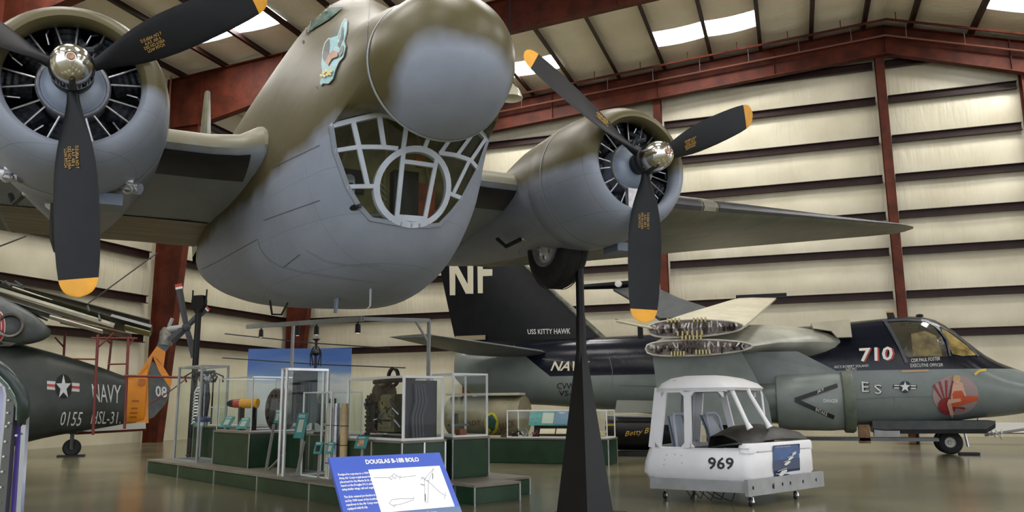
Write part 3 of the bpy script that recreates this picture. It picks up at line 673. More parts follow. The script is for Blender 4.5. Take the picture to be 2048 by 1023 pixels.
# fin
def fring(z, k=1):
    xt = -9.38-(z-3.0)*.235; xl = -4.95-(z-3.0)*1.02; t = .17*(1-(z-3)/8)
    return [JL(xt+(xl-xt)*a, JY+s*t, z) for a, s in ((0, 0), (.15, .5), (.5, 1), (.85, .75), (1, 0), (.85, -.75), (.5, -1), (.15, -.5))]
jfin = MB().rings([fring(z) for z in (2.7, 3.2, 4, 5, 6, 6.6)], cap1=True).obj('tail_fin', jnavy, J, 30)
MB().tube([JL(-4.95, JY, 3.0), JL(-6.6, JY, 4.6), JL(-7.5, JY, 5.5), JL(-8.6, JY, 6.6)], [.09, .07, .06, .05], 10).obj('fin_leading_edge', mat('worn_leading_edge', (.14, .15, .12), .3, .4, .4, 6), J, 40)
MB().rings([[JL(x, JY+s*w, z) for s, z in ((-1, 2.86), (-.5, 3.02), (.5, 3.02), (1, 2.86))] for x, w in ((-8.6, .22), (-7, .34), (-5, .36), (-3.4, .22))], False).obj('fin_root_fairing', jnavy, J, 40)
MB().box(JL(-8.85, JY-.19, 3.14), (.95, .02, .13)).obj('trim_tab_plate', mat('tan_plate', (.30, .25, .14), .5), J)
# stabilisers
def stab(s):
    def r(t):   # t 0 root .. 1 tip
        y = JY+s*(.55+(3.35)*t); xl = -6.35+(-8.3+6.35)*t; xt = -8.75+(-9.55+8.75)*t; z = 2.62+.30*t; th = .11*(1-.6*t)
        return [JL(xt+(xl-xt)*a, y, z+q*th) for a, q in ((0, 0), (.3, .6), (.7, 1), (.93, .7), (1, 0), (.93, -.6), (.7, -.9), (.3, -.55))]
    return MB().rings([r(0), r(.33), r(.66), r(.96), r(1)], cap0=True, cap1=True).obj('stabilizer', jgd, J, 40)
stab(-1); stab(1)
# canopy glass, windscreen
cgl = mat('canopy_glass', (.045, .042, .03), .05, 0, spec=.9, coat=.5)
jb = bvh_of(jf)
lay('side_window', poly2((1766, 642), (1800, 638), (1845, 640), (1866, 652), (1884, 675), (1893, 700), (1896, 713), (1817, 714), (1804, 708)), jb, cgl, J, .012, 3)
lay('windscreen', poly2((1880, 652), (1902, 668), (1934, 692), (1952, 710), (1925, 712), (1905, 708), (1893, 685)), jb, mat('windscreen_glass', (.30, .22, .08), .06, 0, .5, 4, spec=.8), J, .012, 3)
frm = mat('canopy_frame', (.05, .06, .075), .3)
for pts, w in ((((1768, 640), (1785, 665), (1802, 700), (1813, 725)), 6), (((1765, 642), (1812, 640), (1853, 642), (1875, 655), (1893, 680), (1900, 712)), 4), (((1880, 652), (1906, 668), (1935, 690), (1956, 712)), 3)):
    o = lay('canopy_frame', stroke2(pts, w), jb, frm, J, .02, 2)
inh = mat('seat_fabric', (.14, .11, .04), .6, 0, .5, 4)
lay('seat_silhouette', poly2((1822, 668), (1850, 662), (1872, 672), (1882, 700), (1884, 712), (1826, 712)), jb, inh, J, .016, 2)
# skylight glints are left to the renderer; aerial on the roof
MB().prism([JL(2.28, JY, 3.25), JL(2.46, JY, 3.25), JL(2.42, JY, 3.42), JL(2.26, JY, 3.42)], (0, .03, 0)).obj('blade_aerial', jnavy, J)
MB().box(JL(2.34, JY+.015, 3.44), (.16, .035, .04)).obj('aerial_cap', yellow, J)
MB().lathe([(.09, 0), (.08, .05), (0, .07)], JL(3.0, JY, 3.29), 'z', 12).obj('roof_vent', jnavy, J)
MB().tube([JL(4.9, JY-.72, 1.53), JL(5.1, JY-.80, 1.53), JL(5.45, JY-.78, 1.54)], .012, 6).obj('pitot_probe', dark, J)
# wing: inner panel stub with the opened fold joint, then the wing folded over the back
def foilx(x0, x1, z0, z1, y, n=12):
    zc = (z0+z1)/2; h = (z1-z0)/2
    pts = []
    for i in range(2*n):
        a = pi*i/n; xc = .5*(1+cos(a))       # 1 = nose at x1
        t = min(1, 1.75*sqrt(max(0, 1-xc))*(xc**.30)) if xc > 0 else 0
        pts.append(JL(x0+(x1-x0)*xc, y, zc+(h*t if i <= n else -h*t)))
    return pts
MB().rings([foilx(-3.28, -.86, 2.32, 2.68, 19.2), foilx(-3.15, -.3, 2.34, 2.88, 19.9), foilx(-3.0, .5, 2.25, 3.05, 20.6), foilx(-2.8, 1.12, 2.15, 3.16, 21.2)], cap0=True).obj('inner_wing', mat('wing_grey_cream', (.37, .37, .31), .4, 0, .2, 1.5), J, 40)
MB().prism([JL(.45, 20.93, 3.13), JL(1.33, 20.93, 3.19), JL(1.35, 20.93, 2.76), JL(1.02, 20.93, 2.76), JL(.9, 20.93, 2.92), JL(.5, 20.93, 3.0)], (0, .5, .0)).obj('leading_edge_panel', cream, J, 0)
mech = mat('fold_joint_metal', (.38, .36, .35), .4, .4, .5, 14); mechd = mat('fold_joint_dark', (.06, .045, .04), .5, .3, .5, 14); lug = mat('fold_lug_brass', (.62, .52, .25), .35, .5)
def ribface(x0, x1, z0, z1, y, name):
    f = foilx(x0, x1, z0, z1, y); MB().prism(f, (0, .04, 0)).obj(name, mat('rib_dark', (.20, .17, .16), .5, 0, .5, 12), J, 0)
    MB().tube(f+[f[0]], .022, 6, False).obj('rib_edge', mat('rib_edge_white', (.6, .58, .5), .4), J, 40)
    random.seed(int(z0*100))
    for k in range(22):
        x = x0+(x1-x0)*(.08+.84*k/21); zc = (z0+z1)/2; h = (z1-z0)*(.40 if .2 < k/21 < .8 else .22)
        m_ = random.choice([mech, mechd, mech])
        MB().tube([JL(x, y-.04, zc-h*random.uniform(.6, 1)), JL(x+random.uniform(-.05, .05), y-.10, zc), JL(x+random.uniform(-.03, .03), y-.04, zc+h*random.uniform(.6, 1))], random.uniform(.016, .034), 6).obj('hydraulic_line', m_, J)
    MB().lathe([(0, -.05), (.075, -.05), (.085, 0)], JL(x1-.26, y, (z0+z1)/2), n=16).obj('pivot', blackm, J, 40)
    for k in range(5):
        MB().lathe([(0, -.07), (.055, -.06), (.06, 0)], JL(x0+.15+.16*k, y, (z0+z1)/2+.05*(-1)**k), n=12).obj('actuator', random.choice([mech, mechd]), J, 40)
ribface(-3.28, -.86, 2.32, 2.68, 19.14, 'fold_rib'); ribface(-3.2, -1.02, 2.75, 3.15, 19.14, 'fold_rib')
for (xa, xb, z, n) in ((-2.72, -2.46, 3.14, 4), (-2.12, -1.86, 3.13, 4), (-2.5, -1.95, 2.83, 6), (-2.4, -1.98, 2.73, 6), (-2.66, -2.38, 2.37, 5), (-2.1, -1.8, 2.39, 5)):
    for k in range(n): MB().box(JL(xa+(xb-xa)*k/(n-1), 19.05, z), (.035, .12, .10)).obj('hinge_lug', lug, J)
MB().rings([[JL(*p) for p in q] for q in (((-3.2, 19.2, 3.05), (-2.8, 19.2, 3.16), (-1.9, 19.2, 3.15), (-1.0, 19.2, 2.98), (-1.0, 19.2, 2.92), (-3.2, 19.2, 2.98)), ((-2.5, 21.0, 3.50), (-2.2, 21.0, 3.56), (-1.6, 21, 3.54), (-.75, 21, 3.42), (-.75, 21, 3.36), (-2.5, 21, 3.44)), ((-1.55, 23.6, 4.10), (-1.35, 23.6, 4.14), (-1.0, 23.6, 4.14), (-.35, 23.6, 4.10), (-.35, 23.6, 4.06), (-1.55, 23.6, 4.06)))], cap0=True, cap1=True).obj('folded_wing', cream, J, 30)
MB().rings([[JL(-4.0+.2*k, 19.15, 3.24-.05*k), JL(-3.1, 19.15, 3.10-.06*k), JL(-3.1, 19.3, 3.06-.06*k), JL(-4.0+.2*k, 19.3, 3.22-.05*k)] for k in (0, .4)]).obj('flap_edge', cream, J, 0)
MB().tube([JL(-3.95, 19.1, 3.18), JL(-3.1, 19.1, 2.98)], .03, 6).obj('flap_edge', cream, J)
MB().box(JL(-.75, 23.62, 4.17), (1.36, .10, .10)).obj('wing_tip_pod', jnavy, J)
# far wing folded the other way, dark upper surface towards us
MB().rings([[JL(-5.0, 23.8, 4.62), JL(-3.9, 23.8, 4.70), JL(-3.9, 23.9, 4.64), JL(-5.0, 23.9, 4.56)], [JL(-4.1, 23.4, 4.05), JL(-3.0, 23.4, 4.20), JL(-3.0, 23.5, 4.14), JL(-4.1, 23.5, 3.99)], [JL(-3.5, 23, 3.60), JL(-1.6, 23, 3.62), JL(-1.6, 23.1, 3.56), JL(-3.5, 23.1, 3.5)]], cap0=True, cap1=True).obj('folded_wing', jgd, J, 30)
MB().rings([[JL(x, 23.8+s*.06, 4.72+q*h) for s, q in ((-1, 0), (0, 1), (1, 0), (0, -1))] for x, h in ((-5.9, .08), (-5.2, .10), (-4.5, .12), (-3.95, .08))], cap0=True, cap1=True).obj('wing_tip_pod', jnavy, J, 30)
MB().lathe([(0, -.14), (.10, -.12), (.10, 0)], JL(-4.8, 23.75, 4.74), n=14).obj('tip_lamp', mat('lamp_white', (.8, .8, .78), .2), J, 40)
MB().box(JL(-3.4, 19.2, 2.9), (.12, .06, .3)).obj('wing_prop', blackm, J)
# engine pod and pylon
EYc = 20.05
jen = MB().lathe([(.52, 1.02), (.58, 1.06), (.625, 1.0), (.645, .7), (.64, .2), (.625, -.38), (.60, -.42), (.44, -.44), (.43, -1.2), (.34, -1.9), (.24, -2.0), (0, -1.95)], JL(0, EYc, 1.25), (Vector((0, 1, 0)), Vector((0, 0, 1)), Vector((1, 0, 0))), 48).obj('engine_pod', jg, J, 40)
MB().lathe([(.655, .98), (.685, 1.0), (.695, 1.16), (.655, 1.22), (.2, 1.24), (0, 1.24)], JL(0, EYc, 1.25), (Vector((0, 1, 0)), Vector((0, 0, 1)), Vector((1, 0, 0))), 48).obj('intake_cover', mat('olive_cover', (.085, .105, .075), .55, 0, .2, 4), J, 40)
MB().rings([[JL(-1.4, EYc+s*.1, 1.6), JL(-1.2, EYc+s*.1, 2.42), JL(.1, EYc+s*.1, 2.40), JL(1.0, EYc+s*.06, 1.88), JL(1.0, EYc+s*.06, 1.6)] for s in (-1, 1)], True, True, True).obj('engine_pylon', jg, J, 0)
MB().rings([[JL(-3.15, 19.3+k, 2.34), JL(-1.15, 19.3+k, 2.44), JL(-.95, 19.3+k, 2.05), JL(-.6, 19.3+k, 1.25), JL(-.55, 19.3+k, .75), JL(-3.0, 19.3+k, .75)] for k in (0, .08)], True, True, True).obj('open_access_panel', jg, J, 0)
MB().box(JL(-1.0, 21.0, 1.28), (2.0, .03, .03)).obj('red_cheatline', mat('red_stripe', (.30, .03, .02), .5), J)
# pod markings
eb = bvh_of(jen)
bk = mat('marking_black', (.012, .013, .014), .5); wt = mat('marking_white', (.72, .72, .68), .5); crm = mat('marking_cream', (.70, .66, .50), .5)
lay('warning_chevron', stroke2([(1675, 770), (1590, 799), (1668, 834)], 8), eb, bk, J, .01, 2)
lay('lettering', text2('JET', ((1634, 781), (1648, 776), (1649, 782), (1635, 787))), eb, wt, J, .014)
lay('lettering', text2('INTAKE', ((1632, 814), (1655, 824), (1654, 831), (1631, 821))), eb, wt, J, .014)
lay('lettering', text2('DANGER', ((1647, 797), (1676, 798), (1676, 805), (1647, 804))), eb, wt, J, .014)
# fuselage markings
lay('side_number', text2('710', ((1721, 697), (1790, 693), (1789, 721), (1723, 724)), bold=.02), jb, mat('number_red_shadow', (.35, .03, .02), .5), J, .008, 1)
lay('side_number', text2('710', ((1718, 696), (1786, 692), (1785, 720), (1720, 723)), bold=.02), jb, wt, J, .012, 1)
for t, q in (('AECS ROBERT SOLANO', ((1668, 731), (1737, 728), (1737, 733), (1668, 736))), ('NSCPO', ((1692, 736), (1713, 735), (1713, 740), (1692, 741))), ('CDR PAUL FOSTER', ((1822, 717), (1880, 713), (1880, 720), (1822, 724))), ('EXECUTIVE OFFICER', ((1821, 727), (1886, 726), (1886, 732), (1821, 734)))):
    lay('lettering', text2(t, q), jb, wt, J, .012, 0)
lay('lettering', text2('E', ((1725, 763), (1739, 765), (1740, 784), (1726, 784)), bold=.03), jb, bk, J, .008)
lay('lettering', text2('E', ((1723, 762), (1737, 764), (1738, 783), (1724, 783))), jb, wt, J, .012)
lay('lettering', text2('S', ((1749, 769), (1764, 770), (1764, 788), (1751, 788)), bold=.03), jb, bk, J, .008)
lay('lettering', text2('S', ((1748, 768), (1763, 769), (1763, 787), (1750, 787))), jb, wt, J, .012)
def star2(cx, cy, r, ar=1):
    P = []
    for i in range(10):
        a = -pi/2+i*pi/5; q = r if i % 2 == 0 else r*.4; P.append((cx+q*cos(a)*ar, cy+q*sin(a)))
    mb = MB(); mb.add([(cx, cy, 0)]+[(x, y, 0) for x, y in P], [[0, 1+i, 1+(i+1) % 10] for i in range(10)]); return mb
lay('insignia_bar', stroke2([(1786, 772), (1834, 773)], 8), jb, bk, J, .007)
for y in (770, 775): lay('insignia_bar', stroke2([(1788, y), (1832, y+1)], 2.2), jb, wt, J, .010)
lay('insignia_disc', ell2(1810, 773, 12, 12), jb, mat('insignia_blue', (.015, .02, .04), .5), J, .012)
lay('insignia_star', star2(1810, 773, 11.5), jb, wt, J, .016)
lay('stencil_strip', stroke2([(1803, 742), (1857, 740)], 4), jb, mat('pale_orange', (.48, .30, .17), .5), J, .008)
lay('stencil_strip', stroke2([(1949, 749), (1958, 741), (1972, 739)], 5), jb, mat('nose_yellow', (.6, .42, .05), .5), J, .008)
# nose emblem: rising rays behind a seated figure in a red dress
rr = mat('emblem_red', (.25, .025, .03), .5); pk = mat('emblem_pink', (.33, .24, .23), .5); org = mat('emblem_orange', (.55, .09, .03), .5); fl = mat('emblem_skin', (.60, .36, .26), .5); hr = mat('emblem_blonde', (.50, .33, .14), .5)
lay('emblem_disc', ell2(1911, 789, 46, 40, 30), jb, pk, J, .006, 3)
for k in range(13):
    a0 = radians(170+k*16); a1 = a0+radians(6.5); s0, s1 = 17, 46 if k < 9 else 40; cx, cy = 1893, 812
    q = []
    for a, s in ((a0, s0), (a0, s1+18*abs(sin((a0-radians(180))))*.5), (a1, s1+18*abs(sin((a1-radians(180))))*.5), (a1, s0)): q.append((cx+s*cos(a)*.9, cy+s*sin(a)*.95))
    q = [(x, y) for x, y in q if True]
    if all(((x-1911)/50)**2+((y-789)/45)**2 < 1.15 for x, y in q): lay('emblem_ray', poly2(*q), jb, rr, J, .012, 2)
lay('emblem_sun', ell2(1894, 811, 18, 17, 18), jb, rr, J, .014, 2)
lay('emblem_bomb', poly2((1898, 806), (1905, 795), (1935, 791), (1955, 792), (1957, 799), (1930, 806), (1912, 812), (1899, 812)), jb, org, J, .016, 1)
lay('emblem_dress', poly2((1906, 780), (1922, 778), (1926, 790), (1924, 800), (1908, 800), (1904, 790)), jb, org, J, .022, 1)
lay('emblem_body', poly2((1906, 764), (1912, 762), (1924, 764), (1928, 778), (1932, 790), (1929, 792), (1923, 780), (1908, 781), (1904, 800), (1901, 799), (1903, 778)), jb, fl, J, .024)
lay('emblem_legs', poly2((1896, 797), (1920, 795), (1922, 801), (1902, 805), (1907, 826), (1904, 834), (1900, 828), (1893, 806)), jb, fl, J, .026)
lay('emblem_head', ell2(1913, 759, 6, 7), jb, fl, J, .028); lay('emblem_hair', poly2((1905, 760), (1906, 752), (1912, 749), (1919, 752), (1922, 762), (1918, 756), (1910, 755), (1907, 764)), jb, hr, J, .031)
# tail markings
fb = bvh_of(jfin)
NFp = lambda pts: poly2(*pts)
for pts in (((899, 527), (911, 527), (911, 590), (900, 590)), ((899, 522), (911, 522), (946, 587), (932, 587)), ((935, 522), (947, 522), (947, 587), (936, 587)), ((955, 522), (966, 522), (966, 586), (956, 586)), ((964, 538), (985, 538), (985, 551), (964, 552))):
    lay('tail_letter', NFp(pts), fb, crm, J, .012)
for pts in (((899, 440), (911, 440), (911, 527), (899, 527)),):
    pass
lay('lettering', text2('USS KITTY HAWK', ((1055, 658), (1141, 656), (1141, 667), (1056, 668)), bold=.012), fb, wt, J, .012)
lay('lettering', text2('NAVY', ((1105, 722), (1180, 722), (1176, 741), (1101, 741)), bold=.02, shear=.2), jb, crm, J, .010, 1)
lay('lettering', text2('CVW-9', ((1114, 765), (1162, 765), (1161, 777), (1114, 777))), jb, bk, J, .010)
lay('lettering', text2('VS-29', ((1118, 780), (1161, 780), (1160, 791), (1118, 791))), jb, bk, J, .010)
for pts in (((1085, 717), (1140, 724), (1149, 742)), ((1215, 700), (1225, 740), (1222, 800)), ((1690, 800), (1780, 793), (1900, 792)), ((1788, 795), (1788, 840)), ((1700, 800), (1700, 836)), ((1240, 770), (1360, 772)), ((975, 735), (985, 780))):
    lay('panel_seam', stroke2(pts, 1.2), jb, mat('seam_grey', (.13, .15, .145), .5), J, .005, 1)
# nose gear, belly
ng = lab(MB().lathe([(.12, -.13), (.22, -.14), (.265, -.11), (.28, -.06), (.28, .06), (.265, .11), (.22, .14), (.12, .13)], JL(3.35, 21.9, .29), n=40).obj('nose_wheel', rubber, J, 40), 'black nose tyre with white wheel')
MB().lathe([(0, -.12), (.04, -.14), (.05, -.10), (.10, -.10), (.135, -.13), (.15, -.10)], JL(3.35, 21.9, .29), n=32).obj('wheel_hub', mat('hub_cream', (.55, .53, .46), .4), ng, 40)
MB().lathe([(.12, -.13), (.28, -.06), (.28, .06), (.12, .13)], JL(3.35, 22.3, .29), n=32).obj('nose_wheel', rubber, J, 40)
MB().tube([JL(3.35, 22.1, .29), JL(3.52, 22.1, .95)], .055, 10).obj('nose_gear_strut', jg, J); MB().tube([JL(3.35, 21.8, .29), JL(3.35, 22.4, .29)], .04, 8).obj('axle', alum, J)
MB().tube([JL(3.75, 22.0, .18), JL(3.68, 22.0, .72)], .03, 8).obj('drag_brace', alum, J); MB().box(JL(3.75, 22.0, .03), (.42, .3, .05)).obj('wheel_chock', blackm, J)
gbd = mat('gear_bay_dark', (.035, .04, .04), .5, 0, .3, 4); MB().rings([[JL(x, 21.55+y, z) for y, z in ((-.42, .60+k), (-.35, .50+k), (.35, .50+k), (.42, .60+k), (.42, .80), (-.42, .80))] for x, k in ((1.65, .03), (1.9, 0), (4.0, .02), (4.2, .14))], True, True, True).obj('gear_bay_door', gbd, J, 0)
MB().bar(JL(3.86, 21.5, .62), JL(3.92, 21.5, .85), .02, .02).obj('door_link', dark, J)
for k in range(4): MB().tube([JL(3.95+.1*k, 21.5, .6), JL(4.0+.12*k, 21.5, .50-.04*k), JL(4.1+.1*k, 21.6, .6)], .012, 6).obj('brake_line', alum, J)
MB().tube([JL(4.1, 21.9, .45), JL(5.3, 21.6, .68)], .03, 8).obj('launch_bar', greym, J)
MB().box(JL(.8, 21.2, .38), (4.4, .5, .07)).obj('support_rail', jgd, J); MB().box(JL(1.45, 21.1, .50), (.24, .3, .42)).obj('rust_box', mat('wood_rust', (.22, .12, .05), .6, 0, .4, 6), J)
MB().box(JL(1.95, 21.3, .56), (.55, .3, .24)).obj('fuel_panel', greym, J)
for x in (-.8, 0): 
    w_ = MB().lathe([(.16, -.12), (.30, -.13), (.37, -.08), (.38, 0), (.37, .08), (.30, .13), (.16, .12)], JL(x-.95, 20.6+.8*(x+.8), .38), n=32).obj('main_wheel', rubber, J, 40)
    MB().lathe([(0, -.1), (.06, -.13), (.12, -.09), (.19, -.12), (.2, -.08)], JL(x-.95, 20.6+.8*(x+.8), .38), n=24).obj('wheel_hub', mat('hub_cream', (.55, .53, .46), .4), w_, 40)
    MB().tube([JL(x-.95, 20.8+.8*(x+.8), .38), JL(x-.85, 20.9+.8*(x+.8), 1.0)], .07, 8).obj('gear_strut', jg, J)
# ================================================================ HELICOPTER COCKPIT SHELL ON A CART
c0 = Vector((-.59, 10.82, 0)); fa = radians(58.7-90+90)   # front face runs along fa, side runs away to the left
fdir = Vector((cos(radians(76.6)), sin(radians(76.6)), 0)); sdir = Vector((cos(radians(166.6)), sin(radians(166.6)), 0))
K = thing('cockpit_shell', 'white helicopter cockpit shell numbered 969 with glassless windows, resting on a grey cart', 'aircraft part', tuple(c0))
def KM(s, f, z):    # s = backwards along the side, f = across; the nose is raked across below the windscreen
    s *= .874; return sdir*(s-.304*f*(1-s/1.4)*(1-sm(.85, 1.30, z)))+fdir*f+Vector((0, 0, z))
wp = mat('cockpit_white', (.78, .78, .80), .32, 0, .05, 2)
# cart
CT = thing('display_cart', 'grey steel display cart on four casters under the white cockpit shell', 'cart', tuple(c0))
z0 = .14
def ubeam(a, b, w, h): return MB().bar(a, b, w, h)
m_ = MB(); m_.bar(KM(.0, -.12, z0+.09), KM(.0, 1.62, z0+.09), .05, .20); m_.obj('front_rail', greym, CT, 0)
MB().bar(KM(.0, .0, z0+.09), KM(1.55, .0, z0+.09), .05, .14).obj('side_rail', greym, CT, 0)
MB().bar(KM(.0, 1.5, z0+.09), KM(1.55, 1.5, z0+.09), .05, .14).obj('side_rail', greym, CT, 0)
MB().bar(KM(1.5, -.05, z0+.09), KM(1.5, 1.55, z0+.09), .05, .14).obj('rear_rail', greym, CT, 0)
for f in (-.02, .62, .80, 1.1, 1.42):
    MB().lathe([(0, -.03), (.022, -.03), (.022, 0)], KM(-.0, f, z0+.09), (fdir, Vector((0, 0, 1)), sdir), 12).obj('bolt_hole', blackm, CT, 0)
for s, f in ((.03, .0), (1.42, .2), (.03, 1.0), (1.42, 1.2)):
    cs = MB().lathe([(.02, -.018), (.05, -.018), (.058, 0), (.05, .018), (.02, .018)], KM(s, f, .058), (Vector((.2, .98, 0)).normalized(), Vector((0, 0, 1)), Vector((.98, -.2, 0)).normalized()), 20).obj('caster', dark, CT, 40)
    MB().lathe([(0, -.025), (.03, -.025), (.03, .025), (0, .025)], KM(s, f, .058), (Vector((.2, .98, 0)).normalized(), Vector((0, 0, 1)), Vector((.98, -.2, 0)).normalized()), 16).obj('caster_hub', chrome, cs, 40)
    MB().tube([KM(s, f, .05)+Vector((.03, 0, 0)), KM(s, f, .11)+Vector((.02, 0, 0)), KM(s, f, .13)], .014, 6).obj('caster_fork', chrome, cs, 40)
for k in range(5): MB().tube([KM(.3+.15*k, .1, z0+.05), KM(.4+.15*k, .15, .03+.02*(k % 2)), KM(.55+.12*k, .2, .06), KM(.7+.1*k, .2, z0)], .006, 6).obj('hanging_cable', dark, CT)
MB().lathe([(0, -.03), (.035, -.03), (.035, 0)], KM(-.0, .42, z0+.08), (fdir, Vector((0, 0, 1)), sdir), 14).obj('tie_eye', dark, CT, 0)
# cockpit body: rounded box shell with openings. traced faces: side plane (f=0) and front plane (s=0)
def onside(px, py, f=0.0):
    p = on(px, py, tuple(fdir.cross(Vector((0, 0, 1))).cross(Vector((0, 0, 0))) if 0 else Vector((-sdir.y, sdir.x, 0))), tuple(c0+fdir*f)); d = p-c0; return (d.dot(sdir) - fdir.dot(sdir)*f, d.z)
def rrect(s0, s1, f0, f1, r, z, n=6):
    P = []
    for cx, cy, a0 in ((s1-r, f1-r, 0), (s0+r, f1-r, 90), (s0+r, f0+r, 180), (s1-r, f0+r, 270)):
        for i in range(n+1):
            a = radians(a0+90*i/n); P.append(KM(cx+r*cos(a), cy+r*sin(a), z))
    return P
tub = MB()
tub.rings([rrect(.14, 1.50, .12, 1.38, .10, .235), rrect(.05, 1.62, .03, 1.46, .12, .27), rrect(.0, 1.68, -.02, 1.50, .12, .36), rrect(.0, 1.66, -.02, 1.50, .12, .5), rrect(.0, 1.60, 0, 1.49, .12, .66), rrect(.03, 1.57, .02, 1.47, .12, .70), rrect(.06, 1.52, .06, 1.43, .10, .70), rrect(.08, 1.50, .08, 1.41, .1, .30)], True, True, True)
tub.obj('lower_body', wp, K, 40)
MB().rings([rrect(.0, .22, -.01, 1.49, .09, .64), rrect(.0, .2, 0, 1.48, .08, .735), rrect(.02, .14, .02, 1.46, .05, .76)], True, False, True).obj('nose_top', wp, K, 40)
# roof
rf = MB(); 
rf.rings([rrect(.20, 1.42, -.0, 1.44, .14, 1.43), rrect(.17, 1.43, -.01, 1.45, .16, 1.465), rrect(.24, 1.40, .05, 1.40, .18, 1.53), rrect(.42, 1.30, .2, 1.25, .18, 1.60), rrect(.62, 1.15, .4, 1.1, .15, 1.635)], True, True, True)
rf.obj('roof', wp, K, 50)
MB().lathe([(0, .02), (.035, .02), (.045, 0)], KM(1.15, .15, 1.545), 'z', 16).obj('roof_cap', dark, K, 40)
def kbar(a, b, w, h, name='pillar', upv=(0, 0, 1)):
    return MB().bar(KM(*a), KM(*b), w, h, upv).obj(name, wp, K, 0)
for f in (.03, 1.46):
    kbar((1.47, f, .68), (1.33, f, 1.46), .05, .17, 'rear_pillar', tuple(sdir)); kbar((.94, f, .68), (.91, f, 1.46), .05, .09, 'door_pillar', tuple(sdir)); kbar((1.40, f, 1.435), (.3, f, 1.445), .05, .06, 'top_rail', (0, 0, 1))
    kbar((1.5, f, .655), (.05, f, .675), .05, .06, 'sill', (0, 0, 1))
    for s, z, a, b in ((1.33, 1.41, -.07, -.07), (.95, 1.41, .07, -.07), (.87, 1.41, -.07, -.07), (.36, 1.41, .07, -.07), (1.46, .69, -.07, .07), (.98, .69, .07, .07), (.90, .69, -.07, .07)): MB().prism([KM(s, f-.025, z), KM(s+a, f-.025, z), KM(s, f-.025, z+b)], fdir*.05).obj('corner_gusset', wp, K, 0)
KR = lambda s, f, z: sdir*s+fdir*f+Vector((0, 0, z))
for f, w, sa, sb in ((.12, .055, .24, .02), (.66, .055, .19, -.08), (1.34, .035, .22, .13)):
    o_ = MB().tube([KR(sa, f, 1.46), KR(sa-.03, f, 1.38), KR(sb+.04, f, 1.02), KR(sb, f, .94)], [w*.62, w*.55, w*.52, w*.8], 10).obj('windscreen_post', wp, K)
kbar((1.50, .1, .70), (1.38, .1, 1.45), .06, .05, 'rear_frame'); kbar((1.50, 1.38, .70), (1.38, 1.38, 1.45), .06, .05, 'rear_frame')
MB().prism([KM(1.47, .9, .7), KM(1.47, 1.40, .7), KM(1.38, 1.40, 1.44), KM(1.38, .95, 1.44)], sdir*.02).obj('rear_bulkhead', mat('cabin_grey', (.23, .25, .29), .5), K, 0)
gs = MB()
cov = [[(.12, -.0, .745), (.02, .75, .80), (.06, 1.47, .765)], [(.22, .02, .80), (.12, .75, .92), (.15, 1.45, .86)], [(.42, .05, .86), (.36, .75, .985), (.38, 1.43, .93)], [(.62, .07, .84), (.62, .75, .96), (.6, 1.4, .92)], [(.68, .1, .70), (.70, .75, .72), (.7, 1.38, .72)]]
gs.rings([[KM(*p) for p in [tuple(spl([(0, *r[0]), (1, *r[1]), (2, *r[2])], t/4)) for t in range(9)]] for r in cov], False)
gs.obj('glare_shield', mat('glare_shield_black', (.012, .012, .010), .45, 0, .5, 8, .4, 12), K, 50)
MB().rings([[KM(.02+q, f, .70) for f in (-.01, .75, 1.49)] for q in (0, .9)], False).obj('cabin_floor', mat('cabin_dark', (.04, .042, .05), .6), K, 0)
seatm = mat('seat_shell', (.33, .37, .43), .45, 0, .12, 5)
for s, f in ((1.20, .42), (.98, 1.08)):
    st = MB().rings([[KM(s+.16*(z-.62)+.03*abs(q)**2, f+q*.21, z) for q in (-1, -.85, -.4, 0, .4, .85, 1)] for z in (.50, .7, .9, 1.05, 1.10)], False)
    b = [Vector(v) for v in st.v]; n = len(b); st.v += [v+sdir*.04 for v in b]; st.f += [[i+n for i in f_][::-1] for f_ in st.f]
    seat = st.obj('seat', seatm, K, 50)
    for q in (-1, 1): MB().tube([KM(s-.02, f+q*.22, .50), KM(s+.04, f+q*.22, 1.06), KM(s+.05, f+q*.17, 1.12)], .02, 8).obj('seat_side_tube', mat('seat_rim', (.42, .45, .52), .4), K)
    MB().tube([KM(s+.05, f-.17, 1.12), KM(s+.05, f+.17, 1.12)], .02, 8).obj('seat_side_tube', mat('seat_rim', (.42, .45, .52), .4), K)
bpy.context.view_layer.update()
kb = bvh_of(*[o for o in K.children if o.name in ('lower_body', 'nose_top')])
lay('side_number', text2('969', ((1416, 913), (1468, 914), (1467, 938), (1416, 938)), bold=.02), kb, mat('marking_black', (.012, .013, .014), .5), K, .004, 1)
pst = lay('poster', poly2((1545, 891), (1597, 887), (1599, 955), (1547, 961)), kb, mat('poster_sky', (.03, .09, .26), .3, 0, .1, 3, col2=(.02, .06, .18)), K, .008, 1, label='blue poster showing white helicopters over the sea')
lay('poster_sea', poly2((1545, 921), (1598, 914), (1599, 955), (1547, 961)), kb, mat('poster_sea', (.012, .03, .09), .3), K, .011, 1)
lay('poster_border', stroke2([(1545, 891), (1597, 887), (1599, 955), (1547, 961), (1545, 891)], 1.5), kb, mat('poster_edge', (.008, .012, .03), .4), K, .013, 0)
lay('poster_title', text2('COAST GUARD HELICOPTER', ((1549, 892.5), (1579, 890.5), (1579, 892.5), (1549, 894.5))), kb, wt, K, .014)
for cx, cy, r in ((1563, 945, 8), (1572, 926, 6), (1579, 916, 5), (1586, 907, 4)):
    lay('poster_aircraft', poly2((cx-r, cy+r*.3), (cx-r*.2, cy-r*.5), (cx+r, cy-r*.9), (cx+r*1.2, cy-r*.5), (cx+r*.3, cy+r*.3), (cx-r*.4, cy+r*.7)), kb, wt, K, .015)
    lay('poster_aircraft', stroke2([(cx-r*1.2, cy-r*.4), (cx+r*1.1, cy-r*1.3)], 1), kb, wt, K, .016)
